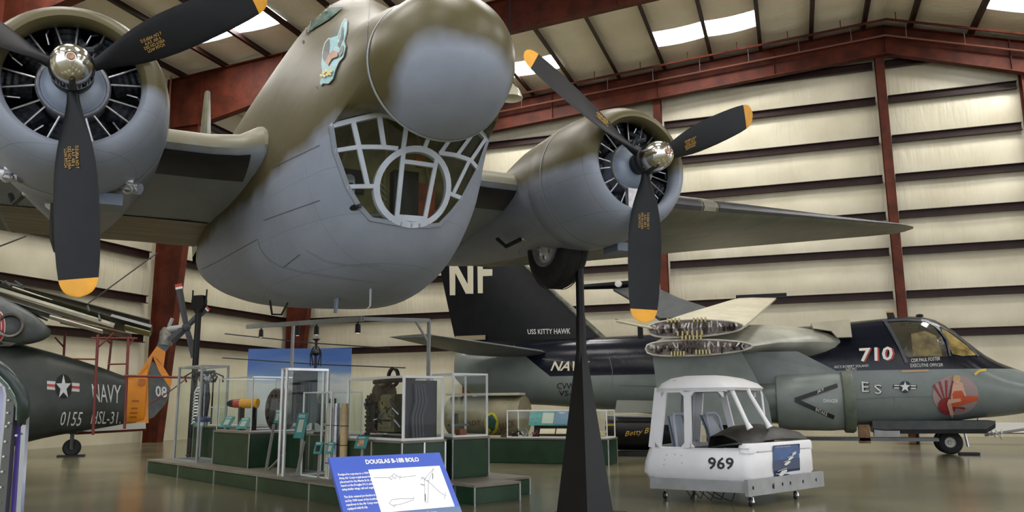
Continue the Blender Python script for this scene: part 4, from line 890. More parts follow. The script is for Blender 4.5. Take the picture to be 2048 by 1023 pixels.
for x, y in ((1334, 909), (1350, 908), (1363, 910), (1329, 919), (1328, 928), (1364, 925), (1357, 964), (1536, 963), (1516, 903)):
    lay('fastener_hole', ell2(x, y, .9, .9, 8), kb, dark, K, .004)
# ================================================================ STANDS UNDER THE BOMBER
b0 = atZ(1170, 1031); 
ST = thing('bomber_stand', 'tall black steel pylon with a flared foot holding up the bomber near its wheel', 'stand', (b0.x, b0.y, 0))
zf = hz(b0, 688); zt = 3.1
dv = Vector((-rt.y, rt.x, 0)); ra = Vector((rt.x, rt.y, 0)).normalized(); fa2 = Vector((-ra.y, ra.x, 0))
def sq(r, z): return [ra*r*c+fa2*r*s+Vector((0, 0, z)) for c, s in ((-1, 0), (0, -1), (1, 0), (0, 1))]
MB().rings([sq(.335, 0), sq(.325, .05), sq(.05, zf), sq(.035, zf+.02)], True, True, True).obj('flared_foot', blackm, ST, 0)
MB().lathe([(.062, zf-.3), (.062, zf+.3), (.05, zf+.35), (.048, zt)], (0, 0, 0), 'z', 20, cap1=True).obj('post', blackm, ST, 40)
MB().box((0, 0, .01), (.8, .8, .02)).obj('base_plate', blackm, ST)
MB().box((0, 0, zt), (.16, .16, .05)).obj('head_plate', blackm, ST)
tl = Vector((-3.225, 6.377, 3.80))+Matrix.Rotation(radians(45.5), 3, 'Z')@Vector((-.51, 12.6, -.04))
T2 = thing('tail_stand', 'slim black post with a forked head under the rear of the bomber', 'stand', (tl.x, tl.y, 0))
MB().lathe([(.30, 0), (.28, .03), (.07, .10), (.065, tl.z-.55), (.065, tl.z-.35)], n=16, ax='z').obj('post', blackm, T2, 40)
MB().rings([[Vector((c*w, s*.06, z)) for c, s in ((-1, -1), (1, -1), (1, 1), (-1, 1))] for w, z in ((.05, tl.z-.45), (.17, tl.z-.28), (.17, tl.z-.15), (.12, tl.z-.05))], True, True, True).obj('head_funnel', blackm, T2, 0)
for s in (-1, 1): MB().tube([(s*.17, 0, tl.z-.25), (s*.19, 0, tl.z-.1), (s*.19, 0, tl.z+.08)], .018, 8).obj('fork_arm', blackm, T2)
# ================================================================ NAVY HELICOPTER ON THE LEFT
hp0 = Vector((-17.8, 16.3, 0)); hd = Vector((cos(radians(40)), sin(radians(40)), 0)); hn = Vector((-hd.y, hd.x, 0))
HC = thing('navy_helicopter', 'dark green navy helicopter with orange tail and folded rotor along the left wall', 'helicopter', tuple(hp0))
def hpl(px, py, off=0):
    return on(px, py, tuple(hn), tuple(hp0+hn*off))-hp0
hg = mat('helicopter_green', (.030, .036, .030), .42, 0, .3, 1.5); horg = mat('helicopter_orange', (.62, .22, .008), .4, 0, .12, 2); hgd = mat('helicopter_grey', (.06, .07, .068), .45, 0, .3, 3)
prof = [(-75, 640, 945, .75), (0, 676, 912, .72), (45, 688, 892, .68), (100, 703, 876, .60), (160, 720, 864, .50), (210, 737, 856, .40), (252, 753, 847, .30)]
def hring(px, w=None, prof=prof):
    t, b, ww = spl([(p[0], p[1], p[2], p[3]) for p in prof], px); T = hpl(px, t, ww*.0); Bt = hpl(px, b); c = (T+Bt)/2; c = Vector((T.x, T.y, (T.z+Bt.z)/2)); h = (T.z-Bt.z)/2
    return [c+hn*(ww*math.copysign(abs(cos(a))**.8, cos(a)))+Vector((0, 0, h*math.copysign(abs(sin(a))**.8, sin(a)))) for a in [2*pi*i/28 for i in range(28)]]
hf = MB().rings([hring(x) for x in (-75, -40, -10, 20, 45, 75, 100, 130, 160, 190, 215, 235, 255)], cap0=True, cap1=True).obj('tail_boom', hg, HC, 50)
prof2 = [(250, 753, 847, .31), (275, 750, 846, .25), (297, 722, 845, .20)]
ho = MB().rings([hring(x, prof=prof2) for x in (250, 262, 275, 287, 297)], cap0=True, cap1=True).obj('orange_tail_section', horg, HC, 50)
def hslab(pts, t, name, m, off=0):
    P = [hpl(x, y)+hn*(off-t/2) for x, y in pts]; return MB().prism(P, hn*t).obj(name, m, HC, 0)
h1 = hslab([(265, 757), (275, 752), (297, 716), (314, 692), (331, 703), (327, 733), (316, 722), (306, 712), (297, 745), (297, 845), (275, 847), (262, 830)], .22, 'tail_fin', horg)
h2 = hslab([(327, 733), (344, 761), (340, 775), (318, 742), (306, 712), (316, 718)], .20, 'rudder_patch', horg, -.01)
h3 = hslab([(298, 722), (308, 724), (322, 745), (341, 776), (337, 795), (329, 810), (307, 834), (297, 838)], .20, 'rear_fin', hgd)
hslab([(166, 861), (250, 847), (292, 843), (292, 856), (178, 862)], .05, 'white_keel_panel', mat('keel_white', (.42, .42, .36), .5), -.1)
hslab([(314, 692), (318, 680), (336, 668), (347, 664), (341, 690), (331, 703)], .2, 'fin_tip', hgd)
MB().tube([hpl(330, 690), hpl(335, 665), hpl(337, 655)], [.17, .2, .13], 12).obj('tail_gearbox', mat('gearbox_grey', (.20, .20, .17), .45, .2, .4, 10), HC, 50)
MB().tube([hpl(337, 660)-hn*.1, hpl(372, 654)-hn*.25], [.10, .07], 10).obj('rotor_shaft', greym, HC)
MB().tube([hpl(338, 652), hpl(345, 636)], .05, 8).obj('tail_light', greym, HC)
hub = hpl(373, 655)-hn*.28
tr = MB().lathe([(0, -.08), (.10, -.06), (.12, 0), (.10, .06), (0, .08)], hub, (hd, Vector((0, 0, 1)), hn), 16).obj('tail_rotor_hub', engm, HC, 40)
rbm = mat('rotor_blade_black', (.014, .015, .017), .4, 0, .3, 6)
def hblade(a, b, w0, w1, tip=None):
    A, Bp = hpl(*a)-hn*.28, hpl(*b)-hn*.28; d = (Bp-A).normalized(); s = d.cross(hn).normalized()
    r = lambda k, w: [A+(Bp-A)*k+s*w*c+hn*.02*e for c, e in ((-1, 0), (0, -1), (1, 0), (0, 1))]
    MB().rings([r(0, w0*.4), r(.12, w0), r(.9, w1)], True, True, True).obj('tail_rotor_blade', rbm, tr, 0)
    if tip:
        MB().rings([r(.88, w1*1.02), r(.93, w1*1.02)], True, True, True).obj('blade_stripe', mat('tip_white', (.7, .68, .62), .5), tr, 0); MB().rings([r(.93, w1), r(1.0, w1)], True, True, True).obj('blade_stripe', mat('tip_red', (.40, .04, .02), .5), tr, 0)
hblade((373, 655), (357, 570), .07, .09, 1); hblade((373, 655), (391, 722), .07, .09); hblade((373, 655), (415, 615), .07, .10, 1); hblade((373, 655), (338, 686), .10, .12)
# tail wheel
wc = Vector((-17.80, 16.60, .22))-hp0
tw = MB().lathe([(.08, -.08), (.17, -.085), (.215, -.05), (.22, 0), (.215, .05), (.17, .085), (.08, .08)], wc, (hd, Vector((0, 0, 1)), hn), 28).obj('tail_wheel', rubber, HC, 40)
MB().lathe([(0, -.09), (.05, -.09), (.08, -.05)], wc, (hd, Vector((0, 0, 1)), hn), 16).obj('wheel_hub', hgd, tw, 40)
MB().tube([wc-hn*.12, wc-hn*.12+Vector((0, 0, .35)), wc-hd*.2+Vector((0, 0, .55))], .05, 8).obj('tail_wheel_strut', hg, HC); MB().box(wc+Vector((0, 0, -.20)), (.62, .35, .04), rz=radians(40)).obj('wheel_chock', blackm, HC)
MB().tube([wc-hd*.35+Vector((0, 0, .42)), wc+hd*.1+Vector((0, 0, .40))], .06, 8).obj('shock_absorber', hgd, HC)
# engine pod and upper fairing
prof3 = [(-60, 575, 690, .5), (0, 592, 692, .48), (40, 612, 694, .42), (75, 632, 690, .32), (98, 652, 682, .18), (110, 664, 673, .04)]
def hr3(px):
    return [v-hn*.55 for v in hring(px, prof=prof3)]
hpod = MB().rings([hr3(x) for x in (-60, -30, 0, 20, 40, 58, 75, 88, 98, 108)], cap0=True, cap1=True).obj('engine_pod', hgd, HC, 50)
ec = hpl(38, 657)-hn*.98
MB().lathe([(.24, -.10), (.29, -.12), (.30, .0), (.29, .35)], ec, (hd, Vector((0, 0, 1)), hn), 32).obj('exhaust_rim', mat('exhaust_metal', (.16, .15, .13), .4, .6, .3, 6), HC, 40)
MB().lathe([(.24, -.10), (.20, .15), (.12, .25), (0, .26)], ec, (hd, Vector((0, 0, 1)), hn), 28).obj('exhaust_throat', dark, HC, 40)
hb_ = bvh_of(hf); ob_ = bvh_of(ho, h1); rb_ = bvh_of(h3); pb_ = bvh_of(hpod)
lay('pod_badge', ell2(-2, 652, 13, 30, 24), pb_, mat('badge_white', (.65, .62, .58), .5), HC, .012); lay('pod_badge', ell2(-3, 652, 12, 28, 24), pb_, mat('badge_red', (.38, .03, .03), .5), HC, .018); lay('pod_badge', ell2(-5, 652, 9, 22, 24), pb_, mat('badge_white', (.65, .62, .58), .5), HC, .022); lay('pod_badge', ell2(-6, 652, 8, 20, 24), pb_, mat('badge_red', (.38, .03, .03), .5), HC, .026)
lay('pod_plate', poly2((2, 680), (32, 684), (22, 690), (0, 690)), pb_, greym, HC, .02)
wt2 = mat('marking_grey_white', (.55, .56, .55), .5); rdm = mat('marking_red', (.42, .05, .03), .5)
lay('insignia_bar', poly2((94, 761), (159, 766), (159, 783), (94, 778)), hb_, wt2, HC, .008)
lay('insignia_bar', poly2((94, 767), (159, 772), (159, 777), (94, 772)), hb_, rdm, HC, .012)
lay('insignia_disc', ell2(127, 772, 17, 24, 24), hb_, blackm, HC, .014, 1)
lay('insignia_star', star2(127, 774, 25, .62), hb_, wt2, HC, .018, 1)
lay('lettering', text2('NAVY', ((183, 767), (242, 770), (240, 806), (187, 803)), bold=.0), hb_, wt2, HC, .010, 1)
lay('lettering', text2('0155', ((123, 822), (166, 823), (162, 851), (120, 850)), shear=.15), hb_, wt2, HC, .010, 1)
lay('lettering', text2('HSL-31.', ((184, 821), (242, 823), (241, 846), (181, 847)), shear=.15), hb_, wt2, HC, .010, 1)
lay('lettering', text2('08', ((311, 770), (334, 773), (334, 795), (311, 792)), bold=.02), rb_, wt2, HC, .010, 0)
lay('stencil_patch', poly2((278, 757), (290, 757), (291, 766), (284, 772), (276, 768)), ob_, mat('dark_orange', (.35, .10, .01), .5), HC, .02)
for y, x0, x1 in ((801, 264, 278), (816, 262, 275), (825, 260, 275), (833, 259, 273)): lay('stencil_patch', stroke2([(x0, y), (x1, y)], 3), ob_, mat('stencil_dark_orange', (.30, .07, .01), .5), HC, .012)
# folded rotor blades with a ragged cuff
def plank(a, b, w, t, m, off, name='folded_rotor_blade', w2=None):
    A, Bp = hpl(*a, off), hpl(*b, off); d = (Bp-A).normalized(); s = hn; u_ = d.cross(s).normalized(); w2 = w2 or w
    r = lambda p, ww: [p+s*ww*c+u_*t*e+Vector((0, 0, -.25*c*ww)) for c, e in ((-1, 0), (-.6, 1), (.6, 1), (1, 0), (.6, -.6), (-.6, -.6))]
    return MB().rings([r(A, w), r(A+(Bp-A)*.5, (w+w2)/2), r(Bp, w2)], True, True, True).obj(name, m, HC, 30)
olv = mat('blade_olive', (.075, .08, .045), .4, 0, .3, 2); crw = mat('blade_cream', (.50, .47, .36), .45, 0, .15, 2); dko = mat('blade_dark', (.025, .028, .024), .4, 0, .4, 3); brn = mat('blade_brown', (.16, .12, .08), .5, 0, .3, 4)
plank((-40, 572), (300, 662), .55, .05, olv, .3, w2=.30); plank((-40, 558), (300, 647), .28, .06, dko, .8); plank((-40, 590), (250, 662), .35, .03, dko, .6); plank((-30, 572), (228, 652), .05, .075, crw, -.1, 'blade_edge'); plank((-20, 584), (200, 646), .26, .035, olv, .1, 'folded_rotor_blade')
plank((120, 641), (262, 673), .22, .05, brn, -.2); plank((100, 634), (205, 664), .12, .04, crw, -.45, 'blade_edge'); plank((25, 575), (105, 602), .06, .03, crw, .2, 'blade_edge'); plank((0, 600), (125, 640), .2, .05, hgd, -.3)
plank((222, 640), (302, 662), .3, .11, dko, .0, 'blade_cuff'); plank((250, 655), (300, 668), .2, .05, mat('cuff_green', (.20, .19, .08), .5), -.2, 'blade_cuff')
for a, b in (((5, 565), (48, 575)), ((10, 562), (20, 572)), ((30, 562), (46, 572)), ((95, 640), (60, 625)), ((175, 612), (178, 622)), ((197, 626), (200, 640))):
    MB().tube([hpl(*a, .0), hpl(*b, -.2)], .03, 6).obj('blade_strap', hgd, HC)
RS_ = thing('rotor_stand', 'thin red pipe trestle holding the folded rotor blades over the helicopter tail', 'stand', tuple(hp0))
redp = mat('red_pipe', (.16, .022, .015), .45)
def pipe(a, b, off, off2=None, r=.022): return MB().tube([hpl(*a, off), hpl(*b, off if off2 is None else off2)], r, 8).obj('pipe', redp, RS_)
pipe((196, 668), (186, 869), -.9, r=.035); pipe((257, 672), (249, 857), -.9, r=.035); pipe((224, 672), (214, 762), .9, r=.03); pipe((130, 665), (125, 760), .9, r=.03)
pipe((182, 675), (275, 676), -.9); pipe((145, 717), (194, 718), -.9); pipe((216, 728), (253, 727), -.9); pipe((196, 694), (228, 665), -.9); pipe((222, 688), (208, 672), .9); pipe((110, 674), (128, 694), .9); pipe((257, 690), (270, 674), -.9)
pipe((248, 751), (400, 755), -1.2, r=.03); pipe((150, 865), (292, 857), .8, r=.05); pipe((341, 781), (372, 757), -.6, r=.015); pipe((298, 808), (341, 781), -.5, r=.015)
for a, b in (((315, 505), (130, 640)), ((0, 492), (52, 472))):
    o = MB().tube([atX(a[0], a[1], -19.5), atX(b[0], b[1], -19.5)], .02, 6).obj('guy_cable', dark); tag(o, 'thin dark cable slanting over the folded rotor blades' if a[0] else 'thin dark cable at the far left above the helicopter', 'cable')
dr = MB().lathe([(0, -.9), (.2, -.85), (.34, -.5), (.38, 0), (.34, .5), (.15, .85), (0, .9)], Vector((-19.2, 13.6, .72)), (hn, Vector((0, 0, 1)), hd), 28).obj('drop_tank', hgd, None, 40); tag(dr, 'dark grey rounded tank hanging low beneath the helicopter at far left', 'fuel tank')
MB().tube([Vector((-19.2, 13.6, 0)), Vector((-19.2, 13.6, .45))], .08, 8).obj('tank_pylon', redp, dr)
# ================================================================ DISPLAY PLINTHS
ua = radians(-28.9); U = Vector((cos(ua), sin(ua), 0)); V = Vector((-sin(ua), cos(ua), 0)); P0 = atZ(590, 995)
grn = mat('green_plinth_panel', (.012, .040, .016), .4, 0, .25, 3); top_ = mat('plinth_top', (.20, .18, .14), .5, 0, .15, 3)
def PW(u, v, z=0): return P0+U*u+V*v+Vector((0, 0, z))
def slide(P, D, px):
    lo, hi = -20, 20
    f = lambda t: prj(P+D*t)[0]
    up_ = f(.1) > f(0)
    lo, hi = (0, 8)
    s = 1 if (f(.01) < px) == up_ else -1
    for _ in range(50):
        m = (lo+hi)/2
        if (f(s*m) < px) == (f(0) < px): lo = m
        else: hi = m
    return s*lo
def plinth(name, label, near, eu, ev, z0, z1, nu=1, nv=1):
    """near corner, extents along -U and +V, panels with aluminium strips"""
    t = thing(name, label, 'plinth', tuple(near+Vector((0, 0, z0)))); h = z1-z0; q = lambda a, b, z: -U*a+V*b+Vector((0, 0, z))
    MB().rings([[q(.01, .01, z), q(eu-.01, .01, z), q(eu-.01, ev-.01, z), q(.01, ev-.01, z)] for z in (0, h-.03)]).obj('core', grn, t, 0)
    MB().rings([[q(-.015, -.015, z), q(eu+.015, -.015, z), q(eu+.015, ev+.015, z), q(-.015, ev+.015, z)] for z in (h-.03, h)], True, True, True).obj('top_board', top_, t, 0)
    for k in range(nu): MB().rings([[q(eu*k/nu+.015, -.004, z), q(eu*(k+1)/nu-.015, -.004, z), q(eu*(k+1)/nu-.015, .01, z), q(eu*k/nu+.015, .01, z)] for z in (.02, h-.05)], True, True, True).obj('panel', grn, t, 0)
    for k in range(nv): MB().rings([[q(-.004, ev*k/nv+.015, z), q(.01, ev*k/nv+.015, z), q(.01, ev*(k+1)/nv-.015, z), q(-.004, ev*(k+1)/nv-.015, z)] for z in (.02, h-.05)], True, True, True).obj('panel', grn, t, 0)
    for k in range(nu+1): MB().bar(q(eu*k/nu, -.006, 0), q(eu*k/nu, -.006, h-.03), .025, .012, tuple(V)).obj('edge_strip', alum, t, 0)
    for k in range(1, nv+1): MB().bar(q(-.006, ev*k/nv, 0), q(-.006, ev*k/nv, h-.03), .025, .012, tuple(U)).obj('edge_strip', alum, t, 0)
    return t
plinth('stage_step', 'long low green step running under the left group of display cases', PW(2.03, 0), 8.12, 2.6, 0, .25, 5, 2)
plinth('stage_step', 'short low green step box at the right end of the display group', PW(2.45, 1.24), .40, .78, 0, .25, 1, 1)
def corner(px, py, z): p = atZ(px, py, z); return Vector((p.x, p.y, 0))
cA = PW(-2.42, .39); plinth('display_plinth', 'green plinth with silver edges under the yellow and red nose cone', cA, 1.48, 1.2, .25, .84, 1, 1)
cB = PW(-3.95, .42); plinth('display_plinth', 'leftmost dark green plinth beside the rotor head case', PW(-3.95, .85), 2.12, 1.2, .25, .88, 2, 1)
cC = PW(-.42, .95); plinth('display_plinth', 'green plinth behind the tall glass case with the black cabinet', cC, 1.95, 1.2, .25, .82, 2, 1)
cD = PW(2.0, .42); eD = 1.42; fD = slide(cD+Vector((0, 0, .82)), V, 890)
plinth('display_plinth', 'green plinth under the glass case with the dark machine', cD, eD, fD, .25, .82, 2, 2)
cE = corner(905, 958, .25); fE = slide(cE, V, 977); plinth('display_plinth', 'tall narrow green plinth at the right end under the small glass case', cE, .6, fE, .25, hz(cE+Vector((0, 0, 0)), 874), 1, 1)
def case(label, near, eu, ev, z0, z1, w=.022, group=None, fm=None):
    fm = fm or alum; t = thing('glass_case', label, 'display case', tuple(near+Vector((0, 0, z0))), 0, group); h = z1-z0; q = lambda a, b, z: -U*a+V*b+Vector((0, 0, z))
    cs = [(0, 0), (eu, 0), (eu, ev), (0, ev)]
    for a, b in cs: MB().bar(q(a, b, 0), q(a, b, h), w, w).obj('post', fm, t, 0)
    for i in range(4):
        a, b = cs[i], cs[(i+1) % 4]
        for z in (w/2, h-w/2): MB().bar(q(*a, z), q(*b, z), w, w).obj('rail', fm, t, 0)
        MB().add([q(*a, w), q(*b, w), q(*b, h-w), q(*a, h-w)], [[0, 1, 2, 3]]).obj('glass_pane', glassm, t, 0)
    MB().add([q(*c, h-w/2) for c in cs], [[0, 1, 2, 3]]).obj('glass_pane', glassm, t, 0)
    return t
gA = corner(393, 925, .25); gAu = -slide(gA, U, 346); zA = hz(gA, 729); gAv = .5
case('tall silver-framed glass case over the rotor head, leftmost of the tall ones', gA, gAu, gAv, .25, zA, .035, fm=greym)
gB = corner(566, 952, .25); zB = hz(gB, 735); gBv = slide(gB+Vector((0, 0, zB)), V, 657)
case('tallest silver-framed glass case around the black cabinet', gB, .14, min(gBv, .82), .25, zB, .035)
gC = corner(658, 957, .25); zC = hz(gC, 782)
case('narrow frameless-looking glass case with bright edges in front of the cream tubes', gC, -slide(gC, U, 601), .5, .25, zC, .018, fm=white)
zD = hz(cD, 750); case('wide glass case holding the dark machine, right of the cream tubes', cD-U*.03+V*.03, eD-.05, fD-.05, .82, zD, .03, fm=white)
zE = hz(cE, 745); zE0 = hz(cE, 874); case('small bright-edged glass case on the tall narrow plinth at the right end', cE-U*.02+V*.02, .5, fE-.03, zE0, zE, .025, fm=white)
gF = cA-U*.03+V*.03; case('glass case over the yellow and red nose cone', gF, 1.42, 1.1, .84, hz(gF, 752), .016)
case('small low glass case at the far left of the display group', PW(-5.1, .95), .75, .5, .88, 1.25, .02, fm=white)
# exhibits
dm = mat('engine_black', (.018, .018, .017), .45, .3, .6, 14); brz = mat('machine_brown', (.07, .045, .025), .5, .3, .5, 12); olm = mat('machine_olive', (.11, .10, .055), .5, .1, .4, 9); stm = mat('brushed_steel', (.32, .32, .34), .35, .8, .2, 12)
def E(name, label, cat, p, group=None): return thing(name, label, cat, tuple(p), ua, group)
# rotor head
p = gA-U*gAu*.40+V*gAv*.5+Vector((0, 0, .25)); t = E('rotor_head_exhibit', 'dark metal helicopter rotor head with drooping hoses inside the leftmost tall case', 'rotor head', p); H = zA-.25
MB().lathe([(.09, .65), (.09, .75), (.06, .78), (.06, H-.35), (.12, H-.28), (.12, H-.2), (.05, H-.15)], ax='z', n=20, cap0=True, cap1=True).obj('mast', stm, t, 40)
MB().lathe([(.14, .72), (.15, .74), (.15, .80), (.1, .82)], ax='z', n=20).obj('collar', mat('collar_blue', (.10, .12, .22), .4, .4), t, 40)
for k in range(9):
    a = 2*pi*k/9; r = .30+.08*sin(k*2.3)
    MB().tube([(.05*cos(a), .05*sin(a), H-.25), (r*.6*cos(a), r*.6*sin(a), H-.10-.04*(k % 3)), (r*cos(a), r*sin(a), H-.20), (r*.9*cos(a+.3), r*.9*sin(a+.3), H-.30)], .016, 8).obj('hose', dm, t)
    MB().tube([(.06*cos(a), .06*sin(a), H-.28), (.10*cos(a), .10*sin(a), H-.6), (.07*cos(a), .07*sin(a), .82)], .013, 6).obj('control_rod', dm, t)
MB().tube([(-.35, 0, H-.12), (.4, 0, H-.12)], .03, 8).obj('cross_arm', dm, t)
# striped sample cable and two dark blades
p = on(388, 842, tuple(V), tuple(PW(0, .98))); p.z = .88; t = E('striped_blade_sample', 'black and white striped coil standing at the left of the rotor head', 'sample', p); t.scale = (1.4, 1.4, 1.4); MB().box((0, 0, -.225), (.02, .02, .45)).obj('stand_post', dark, t); MB().box((0, 0, -.44), (.14, .14, .015)).obj('foot', dark, t)
for k in range(12):
    MB().box((.015*k*.2+(.05 if k == 11 else 0), 0, .03+.045*k), (.075+.02*(k == 11), .05, .024), Matrix.Rotation(-.5, 3, 'Y')).obj('white_band', white, t); MB().box((.015*k*.2, 0, .052+.045*k), (.06, .045, .022), Matrix.Rotation(-.5, 3, 'Y')).obj('black_band', blackm, t)
for i, (px, py0, py1, w) in enumerate(((386, 705, 845, .085), (421, 742, 846, .06))):
    b = on(px, 860, tuple(V), tuple(PW(0, 3.1+.3*i))); b = Vector((b.x, b.y, 0)); zt_ = hz(b, py0)
    t = E('propeller_blade', 'large matt black propeller blade standing upright behind the rotor head case' if i == 0 else 'slim pointed black propeller blade standing beside the rotor head', 'propeller blade', b)
    MB().rings([[Vector((w*k*c, .02*s, z*zt_)) for c, s in ((-1, 0), (0, -1), (1, 0), (0, 1))] for k, z in ((.3, 0), (.7, .12), (1, .35), (1, .65), (.8, .85), (.35, 1))], True, True, True).obj('blade_body', blackm, t, 40); MB().lathe([(.03, -.0), (.035, .03), (.02, .05)], ax='z', n=12).obj('blade_root', dark, t)
# nose cone (black, red, yellow)
p = on(492, 806, tuple(V), tuple(PW(0, .72))); pz = p.z
t = E('missile_nose', 'black, red and yellow pointed missile nose lying in the glass case', 'missile part', p); t.rotation_euler[2] = radians(10); t.scale = (.8, 1, 1); ax_ = (Vector((0, 1, 0)), Vector((0, 0, 1)), Vector((1, 0, 0)))
MB().lathe([(0, -.46), (.03, -.45), (.06, -.38), (.075, -.28)], ax=ax_, n=24).obj('nose_tip', blackm, t, 40); MB().lathe([(.075, -.28), (.085, -.12)], ax=ax_, n=24).obj('red_band', mat('missile_red', (.40, .03, .015), .35), t, 40); MB().lathe([(.085, -.12), (.085, .28), (.0, .285)], ax=ax_, n=24).obj('yellow_body', yellow, t, 40)
MB().box((-.1, 0, -(pz-.84)/2-.03), (.05, .16, pz-.84-.06)).obj('cradle', dark, t); MB().box((.2, 0, -(pz-.84)/2-.03), (.05, .16, pz-.84-.06)).obj('cradle', dark, t)
# perforated drum
p = on(556, 850, tuple(V), tuple(PW(0, 1.2))); p.z = 0; dz = .82; zt_ = hz(p, 776)-.82
t = E('perforated_drum', 'brown metal drum pierced with round holes behind the tall case', 'engine part', p+Vector((0, 0, dz)))
drm = mat('drum_brown', (.10, .085, .07), .5, .4, .3, 6); R_ = zt_/2
MB().lathe([(0, -.10), (R_*.9, -.10), (R_, -.07), (R_, .15), (0, .15)], (0, 0, R_), n=36, ax='y').obj('drum_body', drm, t, 40)
for k in range(10): a = 2*pi*k/10; MB().lathe([(0, -.108), (.028, -.108), (.028, -.098)], (R_*.68*cos(a), 0, R_+R_*.68*sin(a)), n=12, ax='y').obj('hole', blackm, t, 0)
# black rack cabinet
p = on(608, 845, tuple(V), tuple(PW(0, .62))); zb_ = p.z; zt_ = hz(p, 742)-zb_
t = E('black_cabinet', 'tall black ribbed equipment cabinet in the tallest glass case', 'equipment', p)
MB().box((0, 0, -(zb_-.25)/2), (.06, .06, zb_-.25)).obj('stand_post', dark, t)
MB().box((0, 0, zt_/2), (.30, .26, zt_)).obj('cabinet_body', blackm, t)
for k in range(8): MB().bar((-.13+.037*k, -.14, .03), (-.13+.037*k, -.14, zt_-.03), .012, .02).obj('rib', mat('rib_brown', (.03, .012, .010), .5), t, 0)
for z in (.12, .3, .5, .7): MB().bar((-.14, -.145, z*zt_/.8), (.14, -.145, z*zt_/.8), .012, .012).obj('cross_rib', dark, t, 0)
MB().box((0, -.02, zt_+.012), (.31, .27, .02)).obj('brass_top', olm, t)
# white wired globe unit
p = on(645, 852, tuple(V), tuple(PW(0, 1.05))); p.z = .82; t = E('radar_unit', 'pale round radar scanner unit beside the black cabinet', 'equipment', p); zz = hz(p, 790)-.86
MB().lathe([(0, -.10), (.08, -.07), (.11, 0), (.08, .07), (0, .10)], (0, 0, zz), n=24, ax='y').obj('dish', mat('pale_dish', (.42, .42, .38), .4), t, 40); MB().tube([(0, 0, 0), (0, 0, zz-.08)], .02, 8).obj('stem', alum, t); MB().tube([(0, .05, zz), (.12, .05, zz-.12), (.14, 0, 0)], .014, 6).obj('cable', dark, t)
MB().lathe([(.14, 0), (.14, .03), (0, .04)], ax='z', n=20).obj('base', dark, t)
# cream tubes
for (px, py0, py1, r, mm, lb) in ((658, 806, 892, .045, crw, 'leftmost of three upright tubes, cream with a green mark'), (672, 806, 893, .045, stm, 'middle of three upright tubes, grey metal'), (688, 806, 908, .055, mat('tube_tan', (.50, .36, .17), .5, 0, .15, 8), 'rightmost of three upright tubes, tan and tallest')):
    b = on(px, 870, tuple(V), tuple(PW(0, .40 if px < 680 else .36))); b = Vector((b.x, b.y, .25)); zt_ = hz(b, py0)-.25; z0_ = 0
    t = E('sonar_tube', lb+', behind the narrow glass case', 'sonobuoy', b)
    MB().lathe([(r, z0_), (r, zt_*.93), (r*.8, zt_*.96), (r*.8, zt_), (0, zt_)], ax='z', n=24, cap0=True).obj('tube_body', mm, t, 40)
    for k in range(3): MB().lathe([(r*1.01, zt_*(.2+.25*k)), (r*1.05, zt_*(.2+.25*k)+.006), (r*1.01, zt_*(.2+.25*k)+.012)], ax='z', n=24).obj('band', dark, t, 40)
# big dark machine
p = cD-U*eD*.5+V*fD*.45+Vector((0, 0, .82)); t = E('radial_machine', 'large dark opened aircraft machine with pipes, dials and a ring on top', 'engine', p); hh = zD-.82
MB().box((-.30, 0, hh*.40), (.22, .3, hh*.62)).obj('left_block', dm, t); MB().box((.10, .0, hh*.42), (.40, .32, hh*.60)).obj('centre_block', olm, t); MB().box((.12, -.17, hh*.45), (.26, .02, hh*.50)).obj('gauge_plate', mat('plate_khaki', (.16, .15, .09), .5, .2, .3, 8), t)
MB().lathe([(0, -.03), (.055, -.03), (.06, 0)], (.08, -.18, hh*.55), n=20).obj('dial', mat('dial_yellow', (.22, .18, .05), .4), t, 40)
for k in range(5): MB().lathe([(0, -.02), (.012, -.02), (.014, 0)], (.02+.05*k, -.18, hh*.30), n=10).obj('knob', dark, t, 40)
MB().tube([(-.45, 0, hh*.93), (.5, 0, hh*.96)], .035, 10).obj('top_spar', brz, t); MB().lathe([(.10, -.02), (.135, -.02), (.135, .02), (.10, .02), (.10, -.02)], (.02, 0, hh*1.0), n=28).obj('top_ring', dm, t, 40)
MB().lathe([(0, -.16), (.12, -.15), (.14, 0), (.12, .1), (0, .12)], (-.13, -.02, hh*.74), n=24).obj('drum', brz, t, 40)
random.seed(5)
for k in range(16):
    x = -.42+.05*k; z = hh*random.uniform(.15, .75); MB().tube([(x, -.16, z), (x+.05, -.21, z+.05), (x+.12, -.16, z+random.uniform(-.1, .12))], random.uniform(.008, .018), 6).obj('pipe', random.choice([dm, brz, stm]), t)
for k in range(9): MB().box((-.36+.02*(k % 2), -.16, .06+hh*.07*k), (.10, .03, .035)).obj('contact_block', dm, t)
MB().tube([(-.5, 0, .10), (.45, 0, .10)], .03, 8).obj('base_rail', dm, t); MB().box((0, 0, .02), (1.0, .42, .04)).obj('base_board', dark, t)
p = cD-U*.12+V*fD*.5+Vector((0, 0, .82)); t = E('flight_suit_panel', 'black backdrop panel with dark grey hoses at the right of the machine', 'exhibit', p)
MB().box((0, .02, hh*.47), (.04, fD*.75, hh*.92)).obj('backdrop', blackm, t)
for k in range(4): MB().tube([(.05, -.12+.05*k, .02), (.05, -.14+.05*k, hh*.35), (.05, -.08+.05*k, hh*.6), (.05, -.10+.04*k, hh*.88)], .022, 8).obj('hose', mat('hose_purple_grey', (.035, .032, .04), .5), t)
p = cE-U*.25+V*fE*.45+Vector((0, 0, zE0)); t = E('ship_model', 'small grey model with an orange box in the right end case', 'model', p)
